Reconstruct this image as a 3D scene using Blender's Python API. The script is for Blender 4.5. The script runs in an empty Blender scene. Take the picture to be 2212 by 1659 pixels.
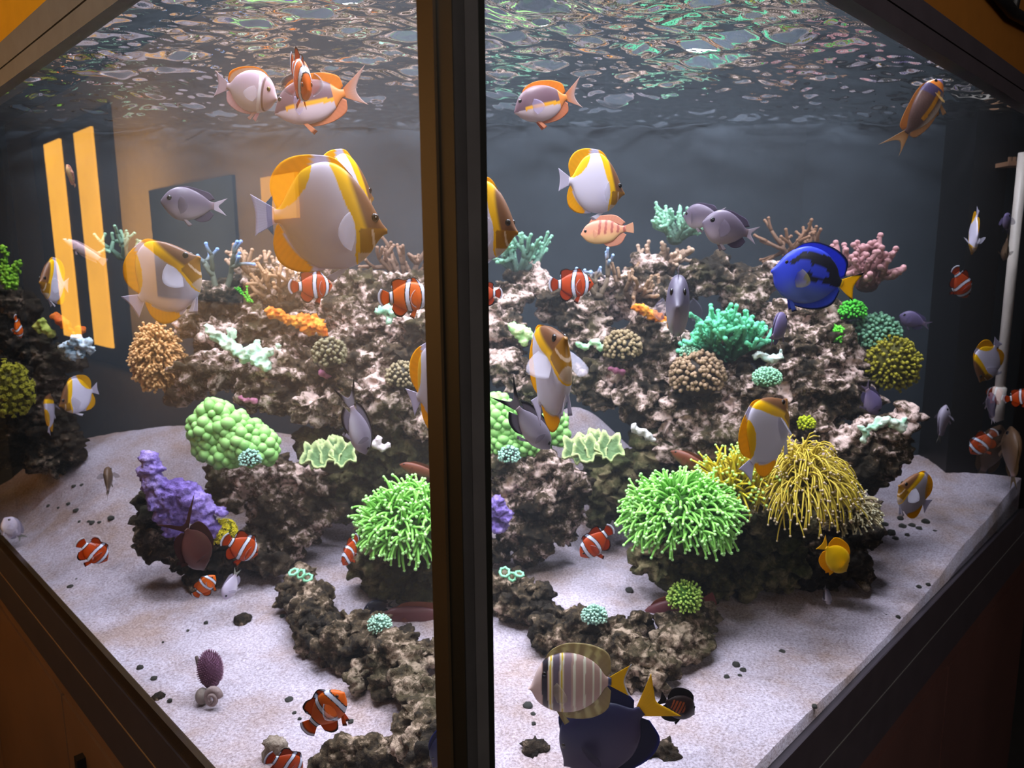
import bpy, bmesh, math, random
import numpy as np
from mathutils import Vector, Matrix, Euler
random.seed(7)
RNG = np.random.default_rng(7)
PI = math.pi
SC = bpy.context.scene
COL = SC.collection
Z0 = 1.9                                   # eye height above the room floor

# ------------------------------------------------------------------ camera
F = 1608.0
PITCH, ROLL = math.radians(9.5), math.radians(0.5)
fw = np.array([0, math.cos(PITCH), -math.sin(PITCH)])
_r = np.array([1.0, 0, 0]); _u = np.array([0, math.sin(PITCH), math.cos(PITCH)])
rt = _r * math.cos(ROLL) - _u * math.sin(ROLL)
up = _u * math.cos(ROLL) + _r * math.sin(ROLL)
cam_d = bpy.data.cameras.new('camera')
cam = bpy.data.objects.new('camera', cam_d); COL.objects.link(cam)
cam.matrix_world = Matrix(((rt[0], up[0], -fw[0], 0), (rt[1], up[1], -fw[1], 0), (rt[2], up[2], -fw[2], Z0), (0, 0, 0, 1)))
cam_d.sensor_width = 36.0
cam_d.lens = 36.0 * F / 2212.0
cam_d.clip_start = 0.02
cam_d.dof.use_dof = True
cam_d.dof.focus_distance = 0.98
cam_d.dof.aperture_fstop = 9.0
SC.camera = cam

# ------------------------------------------------------------------ world, exposure, tank lights
SC.view_settings.view_transform = 'Standard'
SC.view_settings.look = 'None'
SC.view_settings.exposure = 0.0
SC.view_settings.gamma = 1.0
SC.cycles.max_bounces = 6
SC.cycles.diffuse_bounces = 2
SC.cycles.glossy_bounces = 3
SC.cycles.transparent_max_bounces = 10
SC.cycles.sample_clamp_indirect = 3.0
SC.cycles.caustics_reflective = False
SC.cycles.caustics_refractive = False
SC.cycles.use_denoising = True
SC.cycles.volume_bounces = 0
SC.cycles.use_adaptive_sampling = True
SC.cycles.adaptive_threshold = 0.08
SC.cycles.adaptive_min_samples = 20
wd = bpy.data.worlds.new('world'); SC.world = wd; wd.use_nodes = True
wd.node_tree.nodes['Background'].inputs[0].default_value = (0.55, 0.5, 0.45, 1)
wd.node_tree.nodes['Background'].inputs[1].default_value = 0.012

def area(name, loc, size, power, col, target=None):
    d = bpy.data.lights.new(name, 'AREA'); d.size = size; d.energy = power; d.color = col
    o = bpy.data.objects.new(name, d); COL.objects.link(o)
    o.location = (loc[0], loc[1], loc[2] + Z0)
    if target is not None:
        o.rotation_euler = (Vector(target) - Vector(loc)).to_track_quat('-Z', 'Y').to_euler()
    return o
LED = (0.76, 0.78, 0.93)
for i, (x, y, p) in enumerate([(-0.95, 1.80, 12), (-0.42, 1.22, 11), (0.02, 0.86, 7), (0.5, 1.36, 12), (1.02, 1.90, 7), (0.02, 1.62, 14), (-0.45, 2.05, 11), (0.55, 2.05, 12)]):
    area('tank_lamp_light', (x, y, 0.93), 0.22, p, LED)
S2 = math.sqrt(0.5)
for s_, t_, p_ in ((-1, 0.35, 7), (-1, 0.95, 6), (-1, 1.65, 4), (1, 0.35, 7), (1, 0.95, 5.5), (1, 1.65, 3)):   # added fill lights behind each pane's top, tilted inwards to brighten fish sides
    q_ = (-0.045 + s_ * t_ * S2 - s_ * 0.08 * S2, 0.6 + t_ * S2 + 0.08 * S2, 0.64)
    area('pane_fill_light', q_, 0.16, p_, LED, (q_[0] - s_ * 0.6, q_[1] + 0.6, q_[2] - 1.2))
area('room_lamp_light', (-1.35, 0.05, 0.95), 0.5, 5.0, (1.0, 0.88, 0.72), (-0.9, 1.4, 0.4))
area('room_front_fill', (0.1, -1.1, 1.15), 1.2, 20.0, (1.0, 0.93, 0.86), (0.0, 0.9, -0.1))  # added fill from behind the viewer, brightens the near fish
area('room_side_fill', (1.3, -0.9, 0.7), 0.6, 12.0, (1.0, 0.92, 0.9), (1.0, 1.3, -0.5))  # added fill that lifts the dark right-hand boards and cabinet
for t_, p_ in ((0.4, 2), (1.8, 8), (3.3, 19), (5.2, 24)):                                    # added lights wash the wall across the room to strengthen its reflection
    area('room_wall_wash', (-0.045 - t_ * S2 - 1.0 * S2, 0.6 + t_ * S2 - 1.0 * S2, 0.25), 1.0, p_, (1.0, 0.78, 0.52), (-0.045 - t_ * S2 - 1.6 * S2, 0.6 + t_ * S2 - 1.6 * S2, 0.3))

# ------------------------------------------------------------------ maths helpers
def lin(c):
    """sRGB 0-255 -> linear"""
    c = np.asarray(c, float) / 255.0
    return np.where(c <= 0.04045, c / 12.92, ((c + 0.055) / 1.055) ** 2.4)
def ray(px, py): return fw + rt * (px - 1106) / F - up * (py - 829.5) / F
def at(px, py, y):
    d = ray(px, py); return d * (y / d[1])
CX, CY = -0.045, 0.6                       # the front corner of the tank
def pane(px, py, s, off=0.0):
    """where the view through a pixel meets the left (-1) or right (+1) pane's plane; off pushes that plane towards the room"""
    d = ray(px, py); k = off * math.sqrt(2)
    t = (CX + CY - k) / (d[0] + d[1]) if s < 0 else (CY - CX - k) / (d[1] - d[0])
    return d * t
def pane_y(x): return CY + abs(x - CX)
_W = RNG.normal(size=(10, 2)) * 6.0; _WP = RNG.uniform(0, 6.28, 10)
def sand_z(x, y):
    x = np.asarray(x, float); y = np.asarray(y, float)
    t = np.clip((y - 1.25) / 1.15, 0, 1); t = t * t * (3 - 2 * t)
    e_ = np.where(x < 0, np.clip((x + y - 0.56) / 0.35, 0, 1), 1.0); e_ = e_ * e_ * (3 - 2 * e_)
    z = -0.772 + 0.07 * t * e_
    z = z + e_ * 0.17 * np.exp(-((x + 1.05) ** 2 / 0.42 + (y - 2.42) ** 2 / 0.10))
    z = z + e_ * 0.035 * np.exp(-((x + 1.15) ** 2 / 0.12 + (y - 1.95) ** 2 / 0.03))
    z = z + 0.20 * np.exp(-((x - 0.21) ** 2 / 0.035 + (y - 2.42) ** 2 / 0.07))
    z = z + 0.05 * np.exp(-((x - 1.4) ** 2 / 0.10 + (y - 2.4) ** 2 / 0.06))
    for w, p in zip(_W, _WP): z = z + 0.0028 * np.sin(w[0] * x + w[1] * y + p)
    return z
def ground(px, py):
    d = ray(px, py); lo, hi = 0.5, 3.5
    for y in np.arange(0.6, 2.6, 0.004):
        p = d * (y / d[1])
        if p[2] < sand_z(p[0], p[1]): return p
    return d * (2.4 / d[1])

def perm_noise(P, seed=0):
    """gradient noise in 3-D, vectorised: about -0.7 .. 0.7"""
    P = np.asarray(P, float)
    I = np.floor(P).astype(np.int64); f = P - I; u = f * f * f * (f * (f * 6 - 15) + 10)
    def g(ix, iy, iz, dx, dy, dz):
        h = (ix * 374761393 + iy * 668265263 + iz * 2147483647 + seed * 974711) & 0xffffffff
        h = ((h ^ (h >> 13)) * 1274126177) & 0xffffffff; h = h ^ (h >> 16)
        a = (h & 1023) / 1023.0 * 6.28318; c = ((h >> 10) & 1023) / 511.5 - 1; s = np.sqrt(np.maximum(0, 1 - c * c))
        return s * np.cos(a) * dx + s * np.sin(a) * dy + c * dz
    r = 0
    for a in (0, 1):
        for b in (0, 1):
            for c in (0, 1):
                w = (u[:, 0] if a else 1 - u[:, 0]) * (u[:, 1] if b else 1 - u[:, 1]) * (u[:, 2] if c else 1 - u[:, 2])
                r = r + w * g(I[:, 0] + a, I[:, 1] + b, I[:, 2] + c, f[:, 0] - a, f[:, 1] - b, f[:, 2] - c)
    return r
def inpoly(x, z, poly):
    r = np.zeros(np.shape(x), bool); n = len(poly)
    for i in range(n):
        x1, z1 = poly[i]; x2, z2 = poly[(i + 1) % n]
        if z1 == z2: continue
        c = ((z1 > z) != (z2 > z)) & (x < (x2 - x1) * (z - z1) / (z2 - z1) + x1)
        r ^= c
    return r
def sstep(a, b, x):
    t = np.clip((x - a) / (b - a), 0, 1); return t * t * (3 - 2 * t)
def mixc(a, b, t):
    t = np.asarray(t)[..., None]; return np.asarray(a) * (1 - t) + np.asarray(b) * t

# ------------------------------------------------------------------ materials (node based)
MATS = {}
def mat(name):
    m = bpy.data.materials.new(name); m.use_nodes = True; MATS[name] = m
    return m, m.node_tree, m.node_tree.nodes['Principled BSDF']
def noise_node(nt, scale, detail=4, rough=0.6, coord='Object'):
    tc = nt.nodes.new('ShaderNodeTexCoord'); n = nt.nodes.new('ShaderNodeTexNoise')
    n.inputs['Scale'].default_value = scale; n.inputs['Detail'].default_value = detail; n.inputs['Roughness'].default_value = rough
    nt.links.new(tc.outputs[coord], n.inputs['Vector']); return n
def ramp(nt, src, stops):
    r = nt.nodes.new('ShaderNodeValToRGB'); e = r.color_ramp.elements
    while len(e) < len(stops): e.new(0.5)
    for i, (p, c) in enumerate(stops): e[i].position = p; e[i].color = (*c, 1)
    nt.links.new(src, r.inputs[0]); return r
def bump(nt, bs, src, strength, dist):
    b = nt.nodes.new('ShaderNodeBump'); b.inputs['Strength'].default_value = strength; b.inputs['Distance'].default_value = dist
    nt.links.new(src, b.inputs['Height']); nt.links.new(b.outputs[0], bs.inputs['Normal'])
def flat(name, rgb, rough=0.5, spec=0.4, metal=0.0, var=0.12, scale=18, bmp=0.0):
    m, nt, bs = mat(name); c = lin(rgb); n = noise_node(nt, scale)
    r = ramp(nt, n.outputs[0], [(0.3, tuple(c * (1 - var))), (0.7, tuple(np.minimum(1, c * (1 + var))))])
    nt.links.new(r.outputs[0], bs.inputs['Base Color'])
    bs.inputs['Roughness'].default_value = rough; bs.inputs['Specular IOR Level'].default_value = spec; bs.inputs['Metallic'].default_value = metal
    if bmp: bump(nt, bs, n.outputs[0], bmp, 0.01)
    return m
def vcol(name, rough=0.45, spec=0.3, alpha=1.0, trans=0.0, sheen=0.0, nscale=0, bmp=0.0):
    m, nt, bs = mat(name); a = nt.nodes.new('ShaderNodeVertexColor'); a.layer_name = 'Col'
    nt.links.new(a.outputs[0], bs.inputs['Base Color'])
    bs.inputs['Roughness'].default_value = rough; bs.inputs['Specular IOR Level'].default_value = spec; bs.inputs['Alpha'].default_value = alpha
    if trans: bs.inputs['Subsurface Weight'].default_value = 0
    if nscale: bump(nt, bs, noise_node(nt, nscale).outputs[0], bmp, 0.01)
    return m
vcol('fish_skin', 0.42, 0.35); vcol('fish_fin', 0.5, 0.25)
nt = MATS['fish_fin'].node_tree; tr_ = nt.nodes.new('ShaderNodeBsdfTranslucent'); mx_ = nt.nodes.new('ShaderNodeMixShader'); mx_.inputs[0].default_value = 0.45
nt.links.new(nt.nodes['Color Attribute'].outputs[0] if 'Color Attribute' in nt.nodes else [n for n in nt.nodes if n.type == 'VERTEX_COLOR'][0].outputs[0], tr_.inputs[0])
nt.links.new(nt.nodes['Principled BSDF'].outputs[0], mx_.inputs[1]); nt.links.new(tr_.outputs[0], mx_.inputs[2]); nt.links.new(mx_.outputs[0], nt.nodes['Material Output'].inputs[0])
vcol('clear_fin', 0.5, 0.25, 0.28); vcol('wet_eye', 0.08, 0.7)
vcol('coral_flesh', 0.55, 0.25, nscale=160, bmp=0.35); vcol('tentacle_flesh', 0.45, 0.3)

def rock_mat(name, dark, mid, pale, accent, lo=0.40, hi=0.62):
    m, nt, bs = mat(name)
    n1 = noise_node(nt, 26, 6, 0.68); n2 = noise_node(nt, 80, 5, 0.7); n3 = noise_node(nt, 6, 3, 0.5)
    mx = nt.nodes.new('ShaderNodeMath'); mx.operation = 'MULTIPLY_ADD'; mx.inputs[1].default_value = 0.6; mx.inputs[2].default_value = 0.0
    nt.links.new(n1.outputs[0], mx.inputs[0])
    ad = nt.nodes.new('ShaderNodeMath'); ad.operation = 'MULTIPLY_ADD'; ad.inputs[1].default_value = 0.4
    nt.links.new(n2.outputs[0], ad.inputs[0]); nt.links.new(mx.outputs[0], ad.inputs[2])
    n4 = noise_node(nt, 9, 2, 0.5); a2 = nt.nodes.new('ShaderNodeMath'); a2.operation = 'MULTIPLY_ADD'; a2.inputs[1].default_value = 0.5
    nt.links.new(n4.outputs[0], a2.inputs[0]); nt.links.new(ad.outputs[0], a2.inputs[2]); a3 = nt.nodes.new('ShaderNodeMath'); a3.operation = 'SUBTRACT'; a3.inputs[1].default_value = 0.25; nt.links.new(a2.outputs[0], a3.inputs[0])
    r = ramp(nt, a3.outputs[0], [(lo, tuple(lin(dark))), ((lo + hi) / 2, tuple(lin(mid))), (hi, tuple(lin(pale)))])
    r2 = ramp(nt, n3.outputs[0], [(0.56, (0, 0, 0)), (0.66, (1, 1, 1))])
    mc = nt.nodes.new('ShaderNodeMix'); mc.data_type = 'RGBA'
    mm = nt.nodes.new('ShaderNodeMath'); mm.operation = 'MULTIPLY'; mm.inputs[1].default_value = 0.55
    nt.links.new(r2.outputs[0], mm.inputs[0]); nt.links.new(mm.outputs[0], mc.inputs[0])
    nt.links.new(r.outputs[0], mc.inputs[6]); mc.inputs[7].default_value = (*lin(accent), 1)
    nt.links.new(mc.outputs[2], bs.inputs['Base Color'])
    bs.inputs['Roughness'].default_value = 0.8; bs.inputs['Specular IOR Level'].default_value = 0.2
    bump(nt, bs, ad.outputs[0], 0.8, 0.02)
    return m
rock_mat('live_rock', (38, 32, 22), (88, 72, 52), (236, 208, 196), (78, 74, 40), 0.42, 0.595)
rock_mat('dark_rock', (30, 25, 18), (66, 54, 40), (176, 154, 132), (54, 54, 30), 0.44, 0.66)
rock_mat('ridge_rock', (36, 30, 22), (84, 70, 50), (198, 174, 150), (70, 66, 40), 0.42, 0.63)
rock_mat('olive_rock', (46, 44, 26), (78, 76, 44), (140, 126, 92), (60, 74, 34))
rock_mat('purple_crust', (104, 82, 150), (150, 128, 205), (190, 168, 232), (128, 92, 140))
rock_mat('pale_rock', (120, 106, 90), (165, 150, 132), (205, 192, 178), (110, 108, 70))

m, nt, bs = mat('sand')
n1 = noise_node(nt, 220, 4, 0.8); n2 = noise_node(nt, 7, 4, 0.6)
r1 = ramp(nt, n1.outputs[0], [(0.33, tuple(lin((140, 128, 130)))), (0.5, tuple(lin((192, 181, 192)))), (0.68, tuple(lin((226, 218, 232))))])
r2 = ramp(nt, n2.outputs[0], [(0.42, tuple(lin((255, 255, 255)))), (0.66, tuple(lin((228, 210, 188))))])
mc = nt.nodes.new('ShaderNodeMix'); mc.data_type = 'RGBA'; mc.blend_type = 'MULTIPLY'; mc.inputs[0].default_value = 0.95
nt.links.new(r1.outputs[0], mc.inputs[6]); nt.links.new(r2.outputs[0], mc.inputs[7]); nt.links.new(mc.outputs[2], bs.inputs['Base Color'])
bs.inputs['Roughness'].default_value = 0.9; bs.inputs['Specular IOR Level'].default_value = 0.15
bump(nt, bs, n1.outputs[0], 0.5, 0.004)

def fresnel_mat(name, ior, tint, gloss, rough=0.0):
    """clear sheet: passes light straight, reflects by Fresnel"""
    m = bpy.data.materials.new(name); m.use_nodes = True; MATS[name] = m; nt = m.node_tree; nt.nodes.clear()
    out = nt.nodes.new('ShaderNodeOutputMaterial'); mx = nt.nodes.new('ShaderNodeMixShader')
    t = nt.nodes.new('ShaderNodeBsdfTransparent'); t.inputs[0].default_value = (*tint, 1)
    g = nt.nodes.new('ShaderNodeBsdfGlossy'); g.inputs['Color'].default_value = (*gloss, 1); g.inputs['Roughness'].default_value = rough
    f = nt.nodes.new('ShaderNodeFresnel'); f.inputs[0].default_value = ior
    nt.links.new(f.outputs[0], mx.inputs[0]); nt.links.new(t.outputs[0], mx.inputs[1]); nt.links.new(g.outputs[0], mx.inputs[2]); nt.links.new(mx.outputs[0], out.inputs[0])
    return m
fresnel_mat('glass', 1.5, (1, 1, 1), (1, 1, 1))
fresnel_mat('water_surface', 1.333, (1, 1, 1), (0.97, 1, 0.98))
m = bpy.data.materials.new('glass_inside'); m.use_nodes = True; MATS['glass_inside'] = m; nt = m.node_tree; nt.nodes.clear()
o_ = nt.nodes.new('ShaderNodeOutputMaterial'); t_ = nt.nodes.new('ShaderNodeBsdfTransparent'); t_.inputs[0].default_value = (0.97, 0.99, 0.98, 1); nt.links.new(t_.outputs[0], o_.inputs[0])
def emis(name, rgb, strength):
    m, nt, bs = mat(name); c = lin(rgb)
    n = noise_node(nt, 2.2, 3); r = ramp(nt, n.outputs[0], [(0.25, tuple(c * 0.72)), (0.75, tuple(c))])
    nt.links.new(r.outputs[0], bs.inputs['Emission Color']); bs.inputs['Emission Strength'].default_value = strength
    bs.inputs['Base Color'].default_value = (*c, 1); return m
emis('lamp_panel', (235, 240, 255), 3.0)
emis('lit_room', (255, 178, 60), 4.2)
flat('back_panel', (48, 56, 62), 0.7, 0.2, var=0.25, scale=3)
flat('black_plastic', (16, 16, 18), 0.45, 0.4)
flat('hood_inside', (190, 192, 196), 0.8, 0.2)
flat('post_metal', (62, 60, 60), 0.35, 0.5)
flat('post_brown', (52, 40, 26), 0.25, 0.6)
flat('seal', (14, 16, 14), 0.4, 0.5)
flat('trim_grey', (118, 118, 118), 0.5, 0.4)
flat('trim_dark', (62, 56, 62), 0.45, 0.4)
flat('tan_line', (150, 116, 80), 0.5, 0.4)
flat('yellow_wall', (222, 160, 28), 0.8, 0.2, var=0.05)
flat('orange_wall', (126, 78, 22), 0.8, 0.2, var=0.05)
flat('brown_wood', (122, 90, 66), 0.4, 0.4, var=0.2, scale=2)
flat('maroon_wood', (88, 60, 56), 0.4, 0.4, var=0.2, scale=2)
flat('room_wall', (204, 162, 108), 0.85, 0.2, var=0.06)
flat('dark_room', (46, 44, 44), 0.8, 0.2)
flat('brown_room', (150, 112, 76), 0.8, 0.2)
flat('picture_dark', (40, 44, 50), 0.4, 0.4)
flat('white_pipe', (222, 212, 200), 0.35, 0.5, var=0.06)
flat('tan_plastic', (170, 130, 100), 0.5, 0.4)
flat('pebble_dark', (58, 58, 52), 0.7, 0.3, var=0.4, scale=60, bmp=0.4)

# ------------------------------------------------------------------ object helpers
def new_mesh(name, V, Fc, m, cols=None, smooth=True):
    me = bpy.data.meshes.new(name)
    V = np.asarray(V, float); me.from_pydata(V.tolist(), [], Fc if isinstance(Fc, list) else Fc.tolist())
    if cols is not None:
        ca = me.color_attributes.new('Col', 'FLOAT_COLOR', 'POINT')
        c4 = np.ones((len(V), 4)); c4[:, :3] = np.clip(cols, 0, 1); ca.data.foreach_set('color', c4.ravel())
    if smooth: me.polygons.foreach_set('use_smooth', [True] * len(me.polygons))
    if m: me.materials.append(MATS[m] if isinstance(m, str) else m)
    me.update(); return me
def tag(o, label, cat, group=None, kind=None):
    if label: o['label'] = label
    if cat: o['category'] = cat
    if group: o['group'] = group
    if kind: o['kind'] = kind
    return o
def top(name, V, Fc, m, cols=None, smooth=True):
    """a top-level mesh from vertices in eye-centred coordinates; its origin goes to the middle of its base"""
    V = np.asarray(V, float); b = np.array([(V[:, 0].min() + V[:, 0].max()) / 2, (V[:, 1].min() + V[:, 1].max()) / 2, V[:, 2].min()])
    o = bpy.data.objects.new(name, new_mesh(name, V - b, Fc, m, cols, smooth)); COL.objects.link(o)
    o.location = (b[0], b[1], b[2] + Z0); return o
def empty(name, p):
    o = bpy.data.objects.new(name, None); COL.objects.link(o); o.location = (p[0], p[1], p[2] + Z0); o.empty_display_size = 0.02; return o
def part(name, parent, V, Fc, m, cols=None, smooth=True, kind=None, label=None):
    """a child mesh from vertices in eye-centred coordinates, under an unrotated parent"""
    b = np.array(parent_origin(parent)); o = bpy.data.objects.new(name, new_mesh(name, np.asarray(V, float) - b, Fc, m, cols, smooth)); COL.objects.link(o)
    o.parent = parent
    if kind: o['kind'] = kind
    if label: o['label'] = label
    return o
def parent_origin(p):
    l = np.zeros(3)
    while p is not None: l += np.array(p.location); p = p.parent
    return l - np.array([0, 0, Z0])
class MB:
    """collects pieces of one mesh"""
    def __init__(s): s.V = []; s.F = []; s.C = []; s.n = 0
    def add(s, V, Fc, c=None):
        V = np.asarray(V, float); s.V.append(V); s.F += [tuple(int(i) + s.n for i in f) for f in Fc]
        s.C.append(np.broadcast_to(np.array((0.5, 0.5, 0.5) if c is None else c, float), (len(V), 3))); s.n += len(V)
    def get(s): return np.vstack(s.V), s.F, np.vstack(s.C)
    def top(s, name, m, smooth=True):
        V, Fc, C = s.get(); return top(name, V, Fc, m, C, smooth)
    def part(s, name, parent, m, smooth=True, kind=None, label=None):
        V, Fc, C = s.get(); return part(name, parent, V, Fc, m, C, smooth, kind, label)
def box_vf(a, b):
    x0, y0, z0 = a; x1, y1, z1 = b
    V = [(x0, y0, z0), (x1, y0, z0), (x1, y1, z0), (x0, y1, z0), (x0, y0, z1), (x1, y0, z1), (x1, y1, z1), (x0, y1, z1)]
    return V, [(3, 2, 1, 0), (4, 5, 6, 7), (0, 1, 5, 4), (1, 2, 6, 5), (2, 3, 7, 6), (3, 0, 4, 7)]
def frame_box(o, ex, ey, a, b, bev=0.0):
    """box in a rotated frame: o origin, ex along, ey depth, z up"""
    V, Fc = box_vf(a, b)
    V = [np.array(o) + np.array(ex) * v[0] + np.array(ey) * v[1] + np.array((0, 0, 1)) * v[2] for v in V]
    return V, Fc
def ico(sub):
    bm = bmesh.new(); bmesh.ops.create_icosphere(bm, subdivisions=sub, radius=1)
    V = np.array([v.co[:] for v in bm.verts]); Fc = [tuple(v.index for v in f.verts) for f in bm.faces]; bm.free(); return V, Fc
ICO = {k: ico(k) for k in (1, 2, 3, 4)}
def tube_vf(P, R, n=6, cap=True):
    """swept tube along points P with radii R"""
    P = np.asarray(P, float); k = len(P); T = np.gradient(P, axis=0); T /= np.linalg.norm(T, axis=1)[:, None] + 1e-9
    a = np.cross(T[0], (0.31, 0.17, 0.93)); a /= np.linalg.norm(a) + 1e-9
    V = []
    for i in range(k):
        a = a - T[i] * np.dot(a, T[i]); a /= np.linalg.norm(a) + 1e-9; b = np.cross(T[i], a)
        for j in range(n):
            w = 2 * PI * j / n; V.append(P[i] + R[i] * (a * math.cos(w) + b * math.sin(w)))
    Fc = []
    for i in range(k - 1):
        for j in range(n):
            j2 = (j + 1) % n; Fc.append((i * n + j, i * n + j2, (i + 1) * n + j2, (i + 1) * n + j))
    if cap:
        V.append(P[0]); V.append(P[-1] + T[-1] * R[-1] * 0.6); s, e = len(V) - 2, len(V) - 1
        for j in range(n):
            j2 = (j + 1) % n; Fc.append((s, j2, j)); Fc.append((e, (k - 1) * n + j, (k - 1) * n + j2))
    return np.array(V), Fc

def px_r(r, y): return r / F * y
# ------------------------------------------------------------------ tank shell
EX = {-1: np.array((-S2, S2, 0)), 1: np.array((S2, S2, 0))}
EY = {-1: np.array((S2, S2, 0)), 1: np.array((-S2, S2, 0))}
C0 = np.array((CX, CY, 0.0))
YB, ZW = 2.42, 0.408                        # back panel, water surface
LL = {s: (YB - CY) / S2 for s in (-1, 1)}
def zz(s, *pts): return float(np.mean([pane(x, y, s)[2] for x, y in pts]))
zt = {-1: zz(-1, (280, 0), (0, 202)), 1: zz(1, (1802, 0), (2212, 240))}
zb = {-1: zz(-1, (431, 1659), (0, 1152)), 1: zz(1, (1672, 1659), (2072, 1245))}

tank = tag(empty('aquarium', C0 + (0, 0, -0.9)), 'large corner aquarium with two glass panes meeting at a dark vertical post', 'aquarium')
for s in (-1, 1):
    V, Fc = frame_box(C0, EX[s], EY[s], (0.0, 0, zb[s] - 0.06), (LL[s], 0.008, zt[s] + 0.3))
    o = part('glass_pane', tank, V, Fc, 'glass_inside', smooth=False)
    o.data.materials.append(MATS['glass'])
    for p in o.data.polygons:
        n = np.array(p.normal)
        if np.dot(n, EY[s]) < -0.9: p.material_index = 1
# post
tl = abs((pane(930, 830, -1) - C0) @ EX[-1]); tr = abs((pane(1055, 830, 1) - C0) @ EX[1])
def prism(poly, z0, z1):
    n = len(poly); V = [(p[0], p[1], z0) for p in poly] + [(p[0], p[1], z1) for p in poly]
    return V, [tuple(range(n - 1, -1, -1)), tuple(range(n, 2 * n))] + [(i, (i + 1) % n, (i + 1) % n + n, i + n) for i in range(n)]
def pp(s, t, d): return C0 + EX[s] * t - EY[s] * d
def strip(name, s, t0, t1, d0, d1, m, z0=-1.0, z1=1.2, label=None):
    V, Fc = frame_box(C0, EX[s], -EY[s], (t0, d0, z0), (t1, d1, z1)); return part(name, tank, V, Fc, m, smooth=False, label=label)
strip('post_face', -1, 0.0145, tl, -0.012, 0.004, 'post_brown', label='brown left face of the post')
strip('post_face', 1, 0.0, tr * 0.74, -0.012, 0.004, 'post_metal', label='grey right face of the post')
strip('post_groove', -1, -0.004, 0.0145, -0.012, 0.001, 'seal')
strip('post_seal', 1, tr * 0.74, tr, -0.012, 0.002, 'seal')
# bottom mouldings below each pane: seal, board, thin line, board
def board(name, s, z0, z1, d, m, label=None): 
    V, Fc = frame_box(C0, EX[s], -EY[s], (-d, -0.01, z0), (LL[s], d, z1)); return part(name, tank, V, Fc, m, smooth=False, label=label)
zl = [zb[-1], zz(-1, (396, 1659), (0, 1170)), zz(-1, (333, 1659), (0, 1225)), zz(-1, (266, 1659), (0, 1280))]
board('bottom_seal', -1, zl[1], zl[0], 0.001, 'post_brown')
board('base_board', -1, zl[2] + 0.003, zl[1], 0.004, 'trim_dark')
board('base_line', -1, zl[2], zl[2] + 0.003, 0.005, 'tan_line')
board('base_board', -1, zl[3], zl[2], 0.004, 'trim_dark')
zr = [zb[1], zz(1, (1767, 1659), (2128, 1241)), zz(1, (1842, 1659), (2171, 1262))]
board('base_board', 1, zr[1] + 0.002, zr[0], 0.003, 'trim_dark')
board('base_line', 1, zr[1], zr[1] + 0.002, 0.004, 'trim_grey')
board('base_board', 1, zr[2], zr[1], 0.003, 'trim_dark')
# top mouldings: an under face, then two boards, then the wall above
def soffit_depth(s, px, py):
    d = ray(px, py); p = d * (zt[s] / d[2]); return -float((p - C0) @ EY[s])
dl = np.mean([soffit_depth(-1, 243, 0), soffit_depth(-1, 0, 194)]); dr = np.mean([soffit_depth(1, 1843, 0), soffit_depth(1, 2150, 190)])
def zoff(s, d, *pts): return float(np.mean([pane(x, y, s, d)[2] for x, y in pts]))
ta = [zt[-1], zoff(-1, dl, (178, 0), (0, 152)), zoff(-1, dl, (97, 0), (0, 97))]
tb = [zt[1], zoff(1, dr, (1920, 0), (2212, 196)), zoff(1, dr, (1993, 0), (2212, 162))]
for s, zs, dd in ((-1, ta, dl), (1, tb, dr)):
    m = 'trim_grey' if s < 0 else 'trim_dark'
    board('top_board', s, zs[0], zs[1] - 0.002, dd, m)
    board('top_line', s, zs[1] - 0.002, zs[1], dd - 0.002, 'seal')
    board('top_board', s, zs[1], zs[2], dd + 0.001, m)
# back panel, floor and hood of the tank
V, Fc = box_vf((-2.1, YB, -1.0), (2.1, YB + 0.03, 1.35)); part('back_panel', tank, V, Fc, 'back_panel', smooth=False, label='dark blue-grey back panel')
V, Fc = prism([C0 + (0, 0.004, 0), C0 + EX[1] * LL[1], C0 + EX[-1] * LL[-1]], 1.3, 1.34); part('hood_lid', tank, V, Fc, 'hood_inside', smooth=False)
V, Fc = prism([C0 + (0, 0.01, 0), C0 + EX[1] * LL[1], C0 + EX[-1] * LL[-1]], -1.0, -0.96); part('tank_floor', tank, V, Fc, 'black_plastic', smooth=False)
for s in (-1, 1):
    V, Fc = frame_box(C0, EX[s], EY[s], (0.03, 0.012, zt[s] + 0.12), (LL[s], 0.02, 1.3)); part('hood_side', tank, V, Fc, 'hood_inside', smooth=False)
# walls above the tank
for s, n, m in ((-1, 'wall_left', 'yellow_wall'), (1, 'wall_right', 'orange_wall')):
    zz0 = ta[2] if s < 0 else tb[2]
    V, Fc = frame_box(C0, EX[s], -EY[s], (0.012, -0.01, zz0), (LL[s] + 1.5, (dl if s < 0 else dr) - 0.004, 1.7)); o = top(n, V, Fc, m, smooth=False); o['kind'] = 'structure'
# wall bracket at the top right
b = MB(); q = [pane(2122, -30, 1, dr), pane(2172, 30, 1, dr), pane(2230, 62, 1, dr)]
b.add(*tube_vf([p - EY[1] * 0.012 for p in q], [0.012] * 3, 8)); b.add(*tube_vf([pane(2172, 30, 1, dr) - EY[1] * 0.012, pane(2186, -40, 1, dr) - EY[1] * 0.012], [0.011] * 2, 8))
tag(b.top('wall_bracket', 'black_plastic'), 'black forked metal bracket on the orange wall in the top right corner', 'bracket')

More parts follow.
